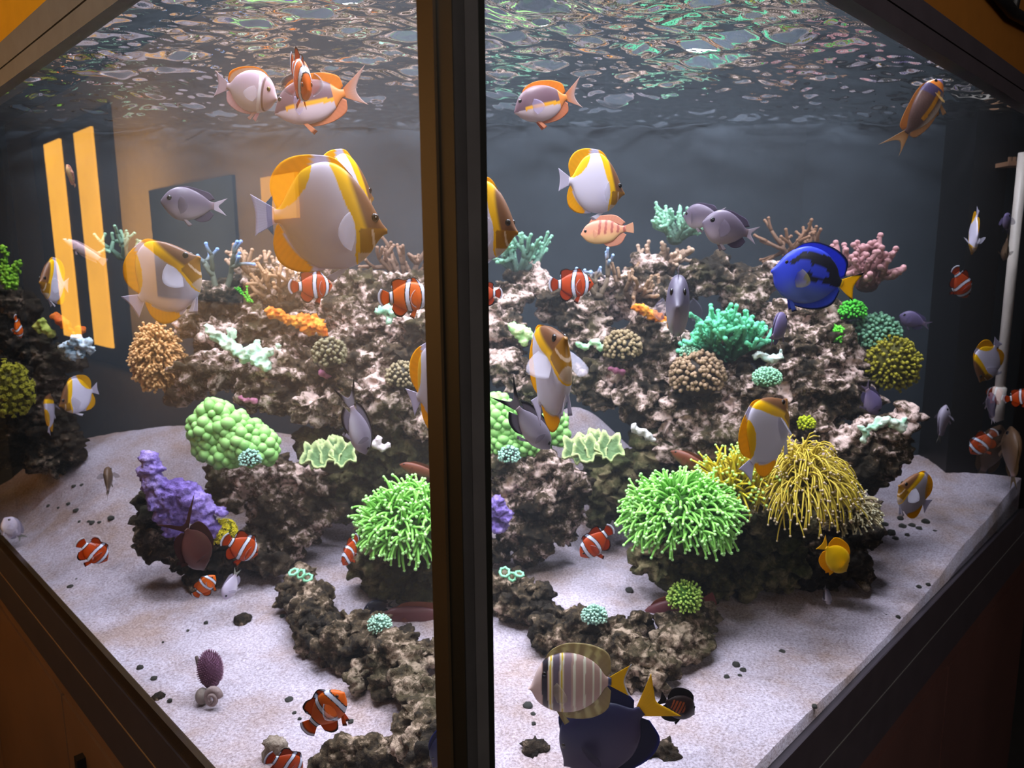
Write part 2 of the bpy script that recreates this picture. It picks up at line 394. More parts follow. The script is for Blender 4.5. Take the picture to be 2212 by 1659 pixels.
# cabinets under the tank
for s, nm, m, lab in ((-1, 'left', 'brown_wood', 'brown wooden cabinet front under the left glass pane'), (1, 'right', 'maroon_wood', 'dark maroon wooden cabinet front under the right glass pane')):
    zc = zl[3] if s < 0 else zr[2]
    base = C0 + EX[s] * 1.2 + np.array((0, 0, -Z0)); e = tag(empty('aquarium_cabinet', base), lab, 'cabinet')
    V, Fc = frame_box(C0, EX[s], -EY[s], (0.0 if s < 0 else 0.26, -0.25, -Z0), (LL[s], -0.012, zc)); part('carcass', e, V, Fc, 'black_plastic', smooth=False)
    V, Fc = frame_box(C0, EX[s], -EY[s], (0, -0.012, zc - 0.035), (LL[s], 0.0, zc)); part('rail', e, V, Fc, m, smooth=False)
    W = 0.95; n = int(LL[s] / W) + 1
    off = abs((pane(8, 1640, -1) - C0) @ EX[-1]) if s < 0 else abs((pane(2036, 1560, 1) - C0) @ EX[1])
    off = off % W
    for i in range(-1, n):
        t0, t1 = max(0.0, off + i * W + 0.006), min(LL[s], off + (i + 1) * W - 0.006)
        if t1 - t0 < 0.05: continue
        V, Fc = frame_box(C0, EX[s], -EY[s], (t0, -0.012, -Z0 + 0.06), (t1, 0.002, zc - 0.045)); d = part('door', e, V, Fc, m, smooth=False)
        h = pane(185, 1640, -1) if s < 0 else None
        if s < 0:
            th = abs((h - C0) @ EX[-1])
            if t0 < th < t1:
                b = MB(); b.add(*frame_box(C0, EX[s], -EY[s], (th - 0.012, 0.002, h[2] - 0.13), (th + 0.012, 0.02, h[2] + 0.012)))
                b.part('handle', d, 'black_plastic', smooth=False, label='dark bar handle')

# room seen only as reflections in the panes
def refl(px, py, w=1.6):
    p = pane(px, py, -1); d = ray(px, py); q = np.array((-d[1], -d[0], d[2]))
    t = (CX + CY - w / S2 - (p[0] + p[1])) / (q[0] + q[1]); return p + q * t
WW = 1.6; RO = C0 - EY[-1] * WW
zc = float(np.mean([refl(350, 60)[2], refl(60, 247)[2]]))
def on_wall(name, quad, m, d0, d1):
    """a box on the wall across the room"""
    Q = [refl(*q) for q in quad]; z = [q[2] for q in Q]; ym = (quad[0][1] + quad[2][1]) / 2
    t = [(refl(q[0], ym) - C0) @ EX[-1] for q in quad[:2]]
    V, Fc = frame_box(RO, EX[-1], EY[-1], (min(t), d0, min(z)), (max(t), d1, max(z))); o = top(name, V, Fc, m, smooth=False); o['kind'] = 'structure'; return o
V, Fc = frame_box(RO, EX[-1], -EY[-1], (-3.2, 0, -Z0), (9.0, 0.1, zc)); top('wall_back', V, Fc, 'room_wall', smooth=False)['kind'] = 'structure'
V, Fc = frame_box(C0 - EY[1] * 2.4, EX[1], -EY[1], (-3.0, 0, -Z0), (6.0, 0.1, zc)); top('wall_front', V, Fc, 'brown_room', smooth=False)['kind'] = 'structure'
V, Fc = box_vf((-8, -4, zc), (5, 1.2, zc + 0.05)); top('ceiling', V, Fc, 'dark_room', smooth=False)['kind'] = 'structure'
V, Fc = box_vf((-8, -4, -Z0 - 0.05), (5, 4, -Z0)); top('floor', V, Fc, 'dark_room', smooth=False)['kind'] = 'structure'
on_wall('door_1', [(94, 290), (262, 290), (94, 745), (262, 745)], 'dark_room', 0.0, 0.03)
on_wall('window_1', [(124, 305), (158, 305), (110, 715), (152, 715)], 'lit_room', 0.03, 0.05)
on_wall('window_2', [(190, 280), (228, 280), (178, 735), (224, 735)], 'lit_room', 0.03, 0.05)
on_wall('window_3', [(566, 384), (640, 384), (566, 470), (640, 470)], 'lit_room', 0.0, 0.02)
on_wall('wall_picture_1', [(332, 410), (512, 410), (332, 640), (512, 640)], 'picture_dark', 0.0, 0.02)  # dark picture hung on the reflected wall
on_wall('wall_picture_2', [(0, 270), (24, 270), (0, 780), (24, 780)], 'picture_dark', 0.0, 0.02)  # narrow dark picture further along the same wall

# sand bed
nx, ny = 300, 240
X = np.linspace(-1.80, 1.74, nx); V = []; 
for x in X:
    y0 = pane_y(x) + 0.014; y = y0 + (YB - 0.004 - y0) * np.linspace(0, 1, ny) ** 1.25
    z = sand_z(np.full(ny, x), y); V.append(np.stack([np.full(ny, x), y, z], 1))
V = np.array(V)
P = V.reshape(-1, 3); V[:, :, 2] += (0.006 * perm_noise(P * 9, 3) + 0.004 * perm_noise(P * 24, 4) + 0.0022 * perm_noise(P * (60, 60, 0) , 5)).reshape(nx, ny)
sk = V[:, :1].copy(); sk[:, :, 2] = -0.95; V = np.concatenate([sk, V], 1); n2 = ny + 1
Fc = [(i * n2 + j, (i + 1) * n2 + j, (i + 1) * n2 + j + 1, i * n2 + j + 1) for i in range(nx - 1) for j in range(n2 - 1)]
sand = top('sand', V.reshape(-1, 3), Fc, 'sand'); tag(sand, 'pale lilac-white sand covering the bottom of the tank', 'sand', kind='stuff')

# water surface: ripples seen from below
nx, ny = 720, 560
X = np.linspace(-1.82, 1.76, nx); V = []
for x in X:
    y0 = pane_y(x) + 0.012; y = y0 + (YB - 0.002 - y0) * np.linspace(0, 1, ny); V.append(np.stack([np.full(ny, x), y, np.zeros(ny)], 1))
V = np.array(V); z = np.zeros((nx, ny))
for k in range(60):
    lam = float(np.exp(RNG.uniform(math.log(0.016), math.log(0.20)))); th = RNG.normal(PI / 2, 0.42); kk = 2 * PI / lam
    wx = 0.015 * np.sin(5 * V[:, :, 1] + k) + 0.012 * np.sin(7 * V[:, :, 0] + 2 * k)
    z += (0.067 * lam / (2 * PI)) * np.sin(kk * (V[:, :, 0] * math.cos(th) + V[:, :, 1] * math.sin(th) + wx) + RNG.uniform(0, 6.28)) 
V[:, :, 2] = ZW + z
Fc = [(i * ny + j, (i + 1) * ny + j, (i + 1) * ny + j + 1, i * ny + j + 1) for i in range(nx - 1) for j in range(ny - 1)]
tag(top('water_surface', V.reshape(-1, 3), Fc, 'water_surface'), 'rippled underside of the water surface mirroring the reef', 'water', kind='stuff')

# the slightly cloudy water itself
m = bpy.data.materials.new('cloudy_water'); m.use_nodes = True; MATS['cloudy_water'] = m; nt = m.node_tree; nt.nodes.clear()
o_ = nt.nodes.new('ShaderNodeOutputMaterial'); v_ = nt.nodes.new('ShaderNodeVolumeScatter'); v_.inputs['Color'].default_value = (0.86, 0.93, 1.0, 1); v_.inputs['Density'].default_value = 0.036; v_.inputs['Anisotropy'].default_value = 0.2
nt.links.new(v_.outputs[0], o_.inputs['Volume'])
V, Fc = prism([C0 + EY[-1] * 0.010 + EY[1] * 0.010, C0 + EX[1] * (LL[1] - 0.02) + EY[1] * 0.010, C0 + EX[-1] * (LL[-1] - 0.02) + EY[-1] * 0.010], -0.9, ZW - 0.004)
tag(top('tank_water', V, Fc, 'cloudy_water', smooth=False), 'clear faintly hazy water filling the tank', 'water', kind='stuff')

# overflow column and pipe at the far right
e = tag(empty('overflow_box', (1.6, 2.3, -0.7)), 'black overflow column with a tan toothed ledge by the right end of the tank', 'overflow box')
xo = at(2090, 300, 2.3)[0]
V, Fc = box_vf((xo, 2.26, -0.8), (xo + 0.34, YB, 0.6)); part('column', e, V, Fc, 'black_plastic', smooth=False)
b = MB(); p0 = at(2160, 352, 2.24); p1 = at(2240, 352, 2.24)
b.add(*box_vf((p0[0], 2.2, p0[2] - 0.012), (p1[0], 2.26, p0[2])))
for k in range(9): b.add(*box_vf((p0[0] + k * 0.013, 2.2, p0[2]), (p0[0] + k * 0.013 + 0.007, 2.206, p0[2] + 0.012)))
b.part('ledge', e, 'tan_plastic', smooth=False, label='tan toothed ledge')
b = MB(); p = at(2182, 620, 2.13); r = px_r(10, 2.13)
zt_, zb_ = at(2182, 330, 2.13)[2], at(2170, 905, 2.13)[2]; zm = at(2170, 838, 2.13)[2]
e = tag(empty('return_pipe', (p[0], p[1], zb_)), 'white vertical plastic pipe hanging by the right edge of the tank', 'pipe')
ang = [2 * PI * k / 20 for k in range(20)]
V, Fc = tube_vf([(p[0], p[1], zt_), (p[0], p[1], zm)], [r, r], 20); part('pipe', e, V, Fc, 'white_pipe')
V, Fc = tube_vf([(p[0], p[1], zm + 0.004), (p[0], p[1], zm), (p[0], p[1], zb_)], [r * 1.0, r * 1.35, r * 1.3], 20); part('socket', e, V, Fc, 'white_pipe')
# ------------------------------------------------------------------ live rock
def blob_mesh(blobs, voxel, squash=(1, 1, 1)):
    """one closed surface around a set of lumps (x, y, z, r)"""
    b = MB(); rn = np.random.default_rng(int(abs(blobs[0][0]) * 1e4) + len(blobs))
    V0, F0 = ICO[3]
    for (x, y, z, r) in blobs:
        s = rn.uniform(0.8, 1.2, 3) * np.array(squash); R = np.array(Euler(rn.uniform(0, 6, 3)).to_matrix())
        n = perm_noise(V0 * 1.5 + rn.uniform(0, 50, 3), 2)[:, None]
        b.add(((V0 * (1 + 0.7 * n)) * s) @ R.T * r + (x, y, z), F0)
    V, Fc, C = b.get(); me = bpy.data.meshes.new('tmp'); me.from_pydata(V.tolist(), [], Fc)
    o = bpy.data.objects.new('tmp', me); COL.objects.link(o)
    md = o.modifiers.new('r', 'REMESH'); md.mode = 'VOXEL'; md.voxel_size = voxel
    dg = bpy.context.evaluated_depsgraph_get(); dg.update(); ev = o.evaluated_get(dg); m2 = bpy.data.meshes.new_from_object(ev)
    V = np.empty(len(m2.vertices) * 3); m2.vertices.foreach_get('co', V); V = V.reshape(-1, 3)
    N = np.empty(len(m2.vertices) * 3); m2.vertices.foreach_get('normal', N); N = N.reshape(-1, 3)
    Fc = [tuple(p.vertices) for p in m2.polygons]
    bpy.data.objects.remove(o); bpy.data.meshes.remove(me); bpy.data.meshes.remove(m2)
    return V, N, Fc
def craggy(V, N, amp, scale, seed=0):
    """ledges, ridges, pits and knobs like live rock"""
    A = np.array((1.0, 1.0, 1.3)); P = V * A / scale + seed * 7.3
    w = np.stack([perm_noise(P * 1.1 + 11, seed), perm_noise(P * 1.1 + 23, seed + 1), perm_noise(P * 1.1 + 37, seed + 2)], 1)
    r1 = 1 - np.abs(perm_noise(P + 0.9 * w, seed)) * 3.2
    r2 = 1 - np.abs(perm_noise(P * 2.2 + 0.8 * w, seed + 5)) * 3.2
    n3 = perm_noise(P * 4.6, seed + 9); pit = np.clip(perm_noise(P * 1.5 + 5, seed + 3) - 0.08, 0, 1)
    led = sstep(0.05, 0.22, perm_noise(V * np.array((0.6, 0.6, 1.5)) / scale + 0.35 * w + seed, seed + 13))
    d = 0.55 * r1 + 0.5 * r2 + 0.8 * n3 - 3.0 * pit + 0.5 * led - 0.5
    dv = np.stack([perm_noise(P * 2.1 + 71, seed), perm_noise(P * 2.1 + 83, seed), perm_noise(P * 2.1 + 97, seed)], 1)
    return V + N * (amp * d)[:, None] * np.array((1, 1, 0.75)) + dv * amp * 0.5
def blobs_px(L, y=None, k=1.0):
    """(px, py, radius px[, depth]) -> lumps"""
    out = []
    for q in L:
        d = q[3] if len(q) > 3 else y
        if d is None: d = ground(q[0], q[1] + q[2] * 0.85)[1] - px_r(q[2] * 0.4, 1.3)
        p = at(q[0], q[1], d); out.append((p[0], p[1], p[2], px_r(q[2], d) * k))
    return out
def rock(name, label, L, y=None, m='live_rock', voxel=0.0048, amp=0.024, scale=0.07, seed=1, k=1.05, sink=True, extra=0):
    B = blobs_px(L, y, k); rn = np.random.default_rng(seed)
    for (x, yy, z, r) in list(B):                       # knobs and depth behind the front lumps
        for _ in range(extra):
            v = rn.normal(size=3); v /= np.linalg.norm(v); v[1] = abs(v[1]) * 0.7 if rn.random() < 0.5 else v[1] * 0.5
            B.append((x + v[0] * r * 0.95, yy + v[1] * r, z + v[2] * r * 0.75, r * rn.uniform(0.3, 0.55)))
    V, N, Fc = blob_mesh(B, voxel); V = craggy(V, N, amp, scale, seed)
    o = top(name, V, Fc, m); tag(o, label, 'rock', 'rocks of the reef'); return o

def arc(pts, y0, y1, r0, r1, n, jit, seed):
    rn = np.random.default_rng(seed); pts = np.array(pts, float); s = np.linspace(0, len(pts) - 1, n); i = np.arange(len(pts))
    return [(np.interp(t, i, pts[:, 0]) + rn.normal(0, jit), np.interp(t, i, pts[:, 1]) + rn.normal(0, jit), rn.uniform(r0, r1)) for t in s]

rock('live_rock', 'tall craggy rock column at the far left edge of the tank',
     [(8, 660, 40), (25, 720, 45), (70, 745, 38), (95, 775, 34), (20, 790, 50), (75, 830, 45), (30, 870, 55), (95, 890, 45), (60, 935, 55), (120, 945, 42), (20, 950, 50), (105, 985, 40), (145, 955, 26), (150, 775, 24), (60, 680, 26)], 2.2, 'dark_rock', seed=11, extra=3)
rock('live_rock', 'big craggy reef rock filling the upper right of the left pane',
     [(450, 655, 34, 2.0), (510, 640, 42, 2.0), (580, 620, 40, 2.05), (640, 640, 45, 2.0), (720, 625, 45, 2.0), (790, 640, 45, 2.0), (860, 640, 50, 2.0), (930, 650, 55, 2.0),
      (420, 700, 30, 1.95), (470, 730, 40, 1.95), (560, 700, 45, 1.95), (650, 710, 45, 1.95), (740, 700, 50, 1.95), (830, 710, 55, 1.95), (920, 730, 55, 1.9),
      (425, 810, 34, 1.85), (480, 800, 42, 1.85), (545, 825, 45, 1.85), (600, 780, 50, 1.85), (600, 850, 45, 1.85), (670, 800, 50, 1.85), (680, 875, 50, 1.8), (745, 790, 50, 1.85), (760, 870, 55, 1.8), (830, 800, 55, 1.85), (850, 880, 55, 1.8), (920, 830, 55, 1.85), (930, 900, 50, 1.8), (395, 850, 20, 1.9), (360, 800, 20, 1.95)], seed=12, extra=3)
rock('live_rock', 'shaded olive rock under the chalice coral behind the post in the left pane',
     [(690, 960, 45), (720, 1020, 50), (780, 970, 50), (800, 1040, 55), (850, 950, 55), (870, 1020, 60), (920, 980, 55), (930, 1060, 50), (740, 1090, 40), (960, 900, 50)], 1.86, 'olive_rock', seed=13, extra=2)
rock('live_rock', 'block of rock with a hollow that carries the green bubble coral',
     [(478, 1040, 30), (510, 1055, 34), (560, 1040, 34), (600, 1020, 36), (645, 1030, 38), (680, 1060, 34), (600, 1080, 40), (650, 1100, 45), (575, 1110, 34), (600, 1150, 42), (560, 1160, 32), (640, 1160, 40), (690, 1110, 30), (470, 1065, 22), (585, 1195, 30)], 1.74, seed=14, voxel=0.005, extra=3)
rock('live_rock', 'dark slanting rock on the left sand under the purple crust',
     [(312, 1085, 22), (318, 1125, 28), (325, 1165, 28), (360, 1160, 34), (400, 1180, 34), (440, 1200, 36), (490, 1205, 34), (540, 1190, 34), (575, 1215, 26), (430, 1240, 30), (390, 1215, 26), (320, 1195, 18), (600, 1215, 20), (350, 1100, 30), (470, 1160, 30)], 1.66, 'dark_rock', seed=15, voxel=0.005, extra=2)
rock('live_rock', 'long curved ridge of rubble rock on the sand in the left pane',
     arc([(645, 1275), (670, 1310), (700, 1360), (745, 1385), (790, 1395), (840, 1420), (890, 1470), (905, 1540), (915, 1600), (935, 1640)], 1.5, 1.06, 32, 46, 28, 9, 16) +
     [(720, 1400, 28), (735, 1430, 22), (790, 1440, 30), (770, 1470, 24), (830, 1470, 30), (930, 1410, 30), (870, 1380, 26), (945, 1500, 34), (880, 1580, 34), (860, 1610, 28), (655, 1245, 24), (815, 1350, 26)], None, 'ridge_rock', seed=16, voxel=0.0042, amp=0.015, scale=0.045, extra=3)
rock('live_rock', 'knobbly rock at the bottom edge left of the post',
     [(715, 1640, 34), (760, 1645, 36), (805, 1630, 40), (850, 1650, 40), (690, 1665, 26), (740, 1610, 22), (890, 1660, 36), (780, 1665, 40)], 1.06, 'ridge_rock', seed=17, voxel=0.004, amp=0.010, scale=0.035, extra=3)
rock('live_rock', 'small pale rock stub on the sand beside the lowest clownfish', [(588, 1612, 20), (602, 1602, 15), (580, 1635, 15), (610, 1625, 14)], 1.07, 'pale_rock', seed=18, voxel=0.004, amp=0.007, scale=0.03)
rock('live_rock', 'dark mossy rock under the left green torch coral',
     [(810, 1200, 38), (860, 1220, 48), (920, 1210, 55), (830, 1250, 42), (890, 1265, 46), (950, 1270, 50), (790, 1235, 24), (850, 1160, 60), (920, 1150, 60)], 1.6, 'olive_rock', seed=19, extra=2)
# right pane
rock('live_rock', 'wide main reef rock across the upper middle of the right pane',
     [(1090, 640, 40, 2.05), (1140, 610, 36, 2.1), (1200, 650, 40, 2.05), (1250, 690, 44, 2.0), (1310, 650, 40, 2.05), (1370, 640, 44, 2.0), (1400, 590, 30, 2.05), (1430, 650, 44, 2.0), (1500, 600, 36, 2.05), (1560, 600, 40, 2.05), (1610, 640, 44, 2.0), (1660, 600, 34, 2.05),
      (1090, 720, 44, 2.0), (1080, 790, 44, 1.95), (1150, 830, 40, 1.9), (1290, 730, 40, 1.95), (1340, 790, 46, 1.9), (1400, 720, 46, 1.9), (1420, 800, 52, 1.88), (1390, 870, 46, 1.85), (1480, 760, 44, 1.9), (1500, 870, 60, 1.82), (1570, 760, 50, 1.88), (1600, 850, 58, 1.82), (1660, 740, 44, 1.88), (1300, 850, 36, 1.88), (1255, 830, 30, 1.9), (1470, 940, 50, 1.8), (1560, 940, 55, 1.78)], seed=21, extra=3)
rock('live_rock', 'sloping right shoulder of the reef below the blue tang',
     [(1690, 690, 40, 1.95), (1740, 680, 38, 1.95), (1790, 690, 36, 1.95), (1720, 750, 46, 1.88), (1790, 760, 46, 1.88), (1840, 790, 34, 1.9), (1690, 830, 48, 1.82), (1760, 840, 50, 1.82), (1820, 850, 44, 1.84), (1680, 910, 48, 1.78), (1750, 920, 48, 1.78), (1640, 970, 44, 1.75), (1720, 990, 44, 1.74), (1870, 850, 26, 1.86)], seed=22, extra=3)
rock('live_rock', 'craggy outcrop capped with mint coral on the right of the reef',
     [(1810, 960, 34), (1850, 940, 36), (1900, 935, 34), (1940, 920, 28), (1960, 900, 16), (1840, 1000, 38), (1890, 985, 42), (1930, 970, 34), (1880, 1030, 34), (1835, 1045, 32), (1920, 1020, 22), (1790, 1010, 34), (1800, 1080, 36)], 1.72, seed=23, voxel=0.005, extra=3)
rock('live_rock', 'brown rock carrying the tall yellow torch coral on the right',
     [(1810, 1110, 36), (1850, 1130, 40), (1870, 1100, 26), (1870, 1160, 32), (1840, 1190, 34), (1800, 1190, 40), (1760, 1200, 42), (1850, 1230, 30), (1790, 1240, 34), (1740, 1240, 36)], 1.62, 'dark_rock', seed=24, extra=2)
rock('live_rock', 'dark base rock under the big green torch coral in the right pane',
     [(1400, 1210, 32), (1440, 1220, 40), (1500, 1200, 50), (1560, 1190, 50), (1620, 1180, 50), (1680, 1170, 46), (1540, 1240, 44), (1600, 1250, 40), (1660, 1230, 42), (1710, 1210, 40), (1470, 1240, 34), (1690, 1250, 34), (1480, 1120, 70), (1620, 1110, 60), (1720, 1100, 50)], 1.6, 'olive_rock', seed=25, extra=2)
rock('live_rock', 'rock block beside the post below the right green bubble coral',
     [(1085, 1010, 30), (1120, 1025, 36), (1165, 1010, 36), (1205, 1030, 34), (1240, 1060, 30), (1120, 1075, 40), (1180, 1085, 42), (1225, 1110, 34), (1160, 1140, 42), (1110, 1150, 34), (1210, 1150, 30), (1075, 1195, 26), (1140, 1190, 30), (1090, 1080, 36)], 1.72, seed=26, voxel=0.005, extra=3)
rock('live_rock', 'dim olive rock wall behind the torch corals in the right pane',
     [(1300, 1040, 40), (1340, 1080, 44), (1300, 1110, 30), (1390, 1010, 46), (1400, 1080, 46), (1450, 1010, 50), (1520, 1010, 50), (1590, 1010, 46), (1340, 1000, 30), (1420, 960, 40)], 1.84, 'olive_rock', seed=27, extra=2)
rock('live_rock', 'curved ridge of rubble rock on the sand in the right pane',
     arc([(1085, 1275), (1120, 1290), (1165, 1320), (1205, 1365), (1250, 1350), (1285, 1360), (1320, 1395), (1360, 1420), (1410, 1420), (1460, 1390), (1500, 1350), (1525, 1320)], 1.5, 1.36, 28, 42, 28, 8, 28) +
     [(1180, 1390, 24), (1340, 1460, 26), (1400, 1460, 30), (1440, 1440, 28), (1500, 1400, 30), (1380, 1350, 20), (1290, 1400, 26), (1110, 1250, 22), (1310, 1430, 24), (1425, 1480, 20), (1455, 1350, 26)], None, 'ridge_rock', seed=28, voxel=0.0042, amp=0.015, scale=0.045, extra=3)
rock('live_rock', 'dark rock at the bottom edge right of the dark tang', [(1345, 1650, 34), (1390, 1636, 40), (1430, 1640, 40), (1470, 1660, 30), (1325, 1668, 28)], 1.07, 'dark_rock', seed=29, voxel=0.004, amp=0.009, scale=0.035, extra=2)
rock('live_rock', 'small mottled rock at the bottom edge right of the post', [(1150, 1618, 26), (1168, 1640, 32), (1140, 1650, 26), (1190, 1662, 28)], 1.07, 'dark_rock', seed=30, voxel=0.004, amp=0.008, scale=0.03, extra=2)
# crusts that grow on rocks
def crust(name, label, cat, L, y, m, seed, voxel=0.004, amp=0.006, scale=0.02, squash=(1, 1, 1), k=0.95, cols=None):
    V, N, Fc = blob_mesh(blobs_px(L, y, k), voxel, squash); W = craggy(V, N, amp, scale, seed)
    c = None
    if cols:
        n = perm_noise(W / 0.012, seed); n2_ = perm_noise(W / 0.035, seed + 1); c = mixc(lin(cols[0]), lin(cols[1]), np.clip(0.5 + 1.3 * n + 0.8 * n2_, 0, 1))
        m = m or 'coral_flesh'
    return tag(top(name, W, Fc, m, c), label, cat)
crust('encrusting_coral', 'purple crust draped over the dark slanting rock on the left sand', 'coral',
      [(322, 990, 20), (328, 1015, 24), (335, 1045, 28), (345, 1075, 30), (375, 1065, 28), (405, 1070, 28), (430, 1085, 26), (390, 1100, 32), (360, 1110, 28), (375, 1140, 24), (395, 1165, 18), (430, 1110, 26), (450, 1130, 22), (465, 1145, 16), (440, 1100, 26), (478, 1105, 12)], 1.58, 'purple_crust', 31, amp=0.005)
crust('encrusting_coral', 'purple crust on the rock right beside the post in the right pane', 'coral', [(1072, 1090, 22), (1080, 1110, 24), (1075, 1135, 20), (1090, 1125, 12)], 1.64, 'purple_crust', 32)
# ------------------------------------------------------------------ corals
def fib(n, zmin=-0.2):
    i = np.arange(n) + 0.5; z = 1 - (1 - zmin) * i / n; a = i * 2.399963; s = np.sqrt(np.maximum(0, 1 - z * z))
    return np.stack([s * np.cos(a), s * np.sin(a), z], 1)
def basis(n):
    n = np.array(n, float); n /= np.linalg.norm(n); a = np.cross(n, (0.3, 0.9, 0.2)); a /= np.linalg.norm(a); return a, np.cross(n, a), n
def knob_foot(e, p, r, m='dark_rock', seed=3, squash=0.7):
    """lumpy skeleton the polyps sit on"""
    V0, F0 = ICO[3]; n = perm_noise(V0 * 2.2 + seed, seed)[:, None]
    part('skeleton', e, V0 * (1 + 0.4 * n) * r * np.array((1, 1, squash)) + p, F0, m)
def torch(name, label, c, rad, n, L, r0, ca, cb, ct, droop=0.0, seed=1, zmin=-0.35, spread=1.0, up_bias=0.2, foot=0.5, root=(0.72, 0.92), comb=(0, -0.3, 0.0), ball=1.15):
    """tentacles swept out of a rounded root, each with a ball tip"""
    rn = np.random.default_rng(seed); c = np.array(c); rad = np.array(rad); e = tag(empty(name, c - (0, 0, rad[2] * 0.8)), label, 'coral')
    T, K = MB(), MB(); V1, F1 = ICO[1]; V2, F2 = ICO[3]
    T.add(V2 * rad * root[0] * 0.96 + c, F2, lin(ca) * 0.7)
    for d in fib(n, zmin):
        d = d + rn.normal(0, 0.12, 3); d /= np.linalg.norm(d)
        p = c + d * rad * rn.uniform(*root); ln = L * rn.uniform(0.7, 1.25); w = rn.normal(0, 0.6, 3); cl = 0.5 * np.sin(d[0] * 5 + d[2] * 3 + seed); P = []
        v = d * spread + np.array((0, 0, up_bias)) + np.array(comb) + cl * np.cross(d, (0, 1, 0)) + rn.normal(0, 0.18, 3); v /= np.linalg.norm(v)
        for k in range(8):
            P.append(p.copy()); v = v + w * 0.16 + np.array((0, 0, -droop)) * (k / 7.0); v /= np.linalg.norm(v); p = p + v * ln / 7
        R = np.interp(np.arange(8), [0, 5, 7], [1.2, 0.9, 0.7]) * r0
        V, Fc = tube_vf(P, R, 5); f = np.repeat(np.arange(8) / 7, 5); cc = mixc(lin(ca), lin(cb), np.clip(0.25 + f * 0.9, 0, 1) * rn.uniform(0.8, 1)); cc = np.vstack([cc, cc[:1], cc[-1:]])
        T.add(V, Fc, cc); K.add(V1 * r0 * ball * rn.uniform(0.9, 1.2) + P[-1], F1, lin(ct))
    T.part('tentacles', e, 'tentacle_flesh', kind='stuff'); K.part('tentacle_tips', e, 'tentacle_flesh', kind='stuff')
    knob_foot(e, c - (0, 0, rad[2] * 0.45), rad.mean() * foot, 'olive_rock', seed); return e
def bubbles(name, label, lobes, y, n, r, ca, cb, seed=1):
    rn = np.random.default_rng(seed); b = MB(); V2, F2 = ICO[2]; B = blobs_px(lobes, y); pts = []
    for (x, yy, z, R) in B:
        for d in fib(int(n * (R / B[0][3]) ** 2), -0.9):
            p = np.array((x, yy, z)) + d * R * rn.uniform(0.92, 1.05)
            if all(np.linalg.norm(p - np.array(q[:3])) > q[3] * 0.86 for q in B): pts.append((p, d))
    for p, d in pts:
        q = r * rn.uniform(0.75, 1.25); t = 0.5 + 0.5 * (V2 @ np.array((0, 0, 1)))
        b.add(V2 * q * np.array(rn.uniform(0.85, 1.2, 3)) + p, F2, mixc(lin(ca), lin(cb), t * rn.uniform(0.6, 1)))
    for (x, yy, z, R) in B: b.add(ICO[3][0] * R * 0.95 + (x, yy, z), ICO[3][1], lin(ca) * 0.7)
    return tag(b.top(name, 'tentacle_flesh'), label, 'coral')
def branching(name, label, base, h, spread, n, r0, ca, ct, seed=1, depth=3, up_b=0.5, knob=0.0, tipball=1.0, tp=1.6):
    """forking branches from one foot"""
    rn = np.random.default_rng(seed); b = MB(); base = np.array(base); V1, F1 = ICO[2]
    def go(p, v, ln, r, lev):
        P = [p]; vv = v.copy()
        for k in range(4):
            vv = vv + rn.normal(0, 0.14, 3) + np.array((0, 0, 0.05)); vv /= np.linalg.norm(vv); P.append(P[-1] + vv * ln / 4)
        f0, f1 = 1 - lev / depth, 1 - (lev - 1) / depth
        R = np.linspace(r, r * 0.72, 5); V, Fc = tube_vf(P, R, 7); f = np.repeat(np.linspace(f0, f1, 5), 7); cc = mixc(lin(ca), lin(ct), np.clip(f, 0, 1) ** tp); b.add(V, Fc, np.vstack([cc, cc[:1], cc[-1:]]))
        if knob:
            for _ in range(int(6 * knob)):
                i = rn.integers(0, 5); d = rn.normal(size=3); d /= np.linalg.norm(d); b.add(ICO[1][0] * r * 0.5 + P[i] + d * r * 0.8, ICO[1][1], mixc(lin(ca), lin(ct), min(1, (f0 + f1) / 2 + 0.2)))
        if lev <= 1: b.add(V1 * r * 0.95 * tipball + P[-1], F1, lin(ct)); return
        for _ in range(2 if lev < depth else 3 if rn.random() < 0.6 else 2):
            d = vv + rn.normal(0, 0.62, 3); d[2] += 0.15; d /= np.linalg.norm(d); go(P[-1] if rn.random() < 0.6 else P[-2], d, ln * rn.uniform(0.6, 0.85), r * 0.78, lev - 1)
    for k in range(n):
        a = 2 * PI * (k + rn.uniform(-0.3, 0.3)) / n; s = spread * rn.uniform(0.3, 1); v = np.array((math.cos(a) * s, math.sin(a) * s * 0.8, up_b + rn.uniform(0, 0.4))); v /= np.linalg.norm(v)
        go(base + np.array((math.cos(a), math.sin(a), 0)) * r0 * 1.2, v, h * rn.uniform(0.4, 0.55), r0, depth)
    b.add(ICO[2][0] * r0 * np.array((2.4, 2.4, 1.5)) + base, ICO[2][1], lin(ca) * 0.6)
    return tag(b.top(name, 'coral_flesh'), label, 'coral')
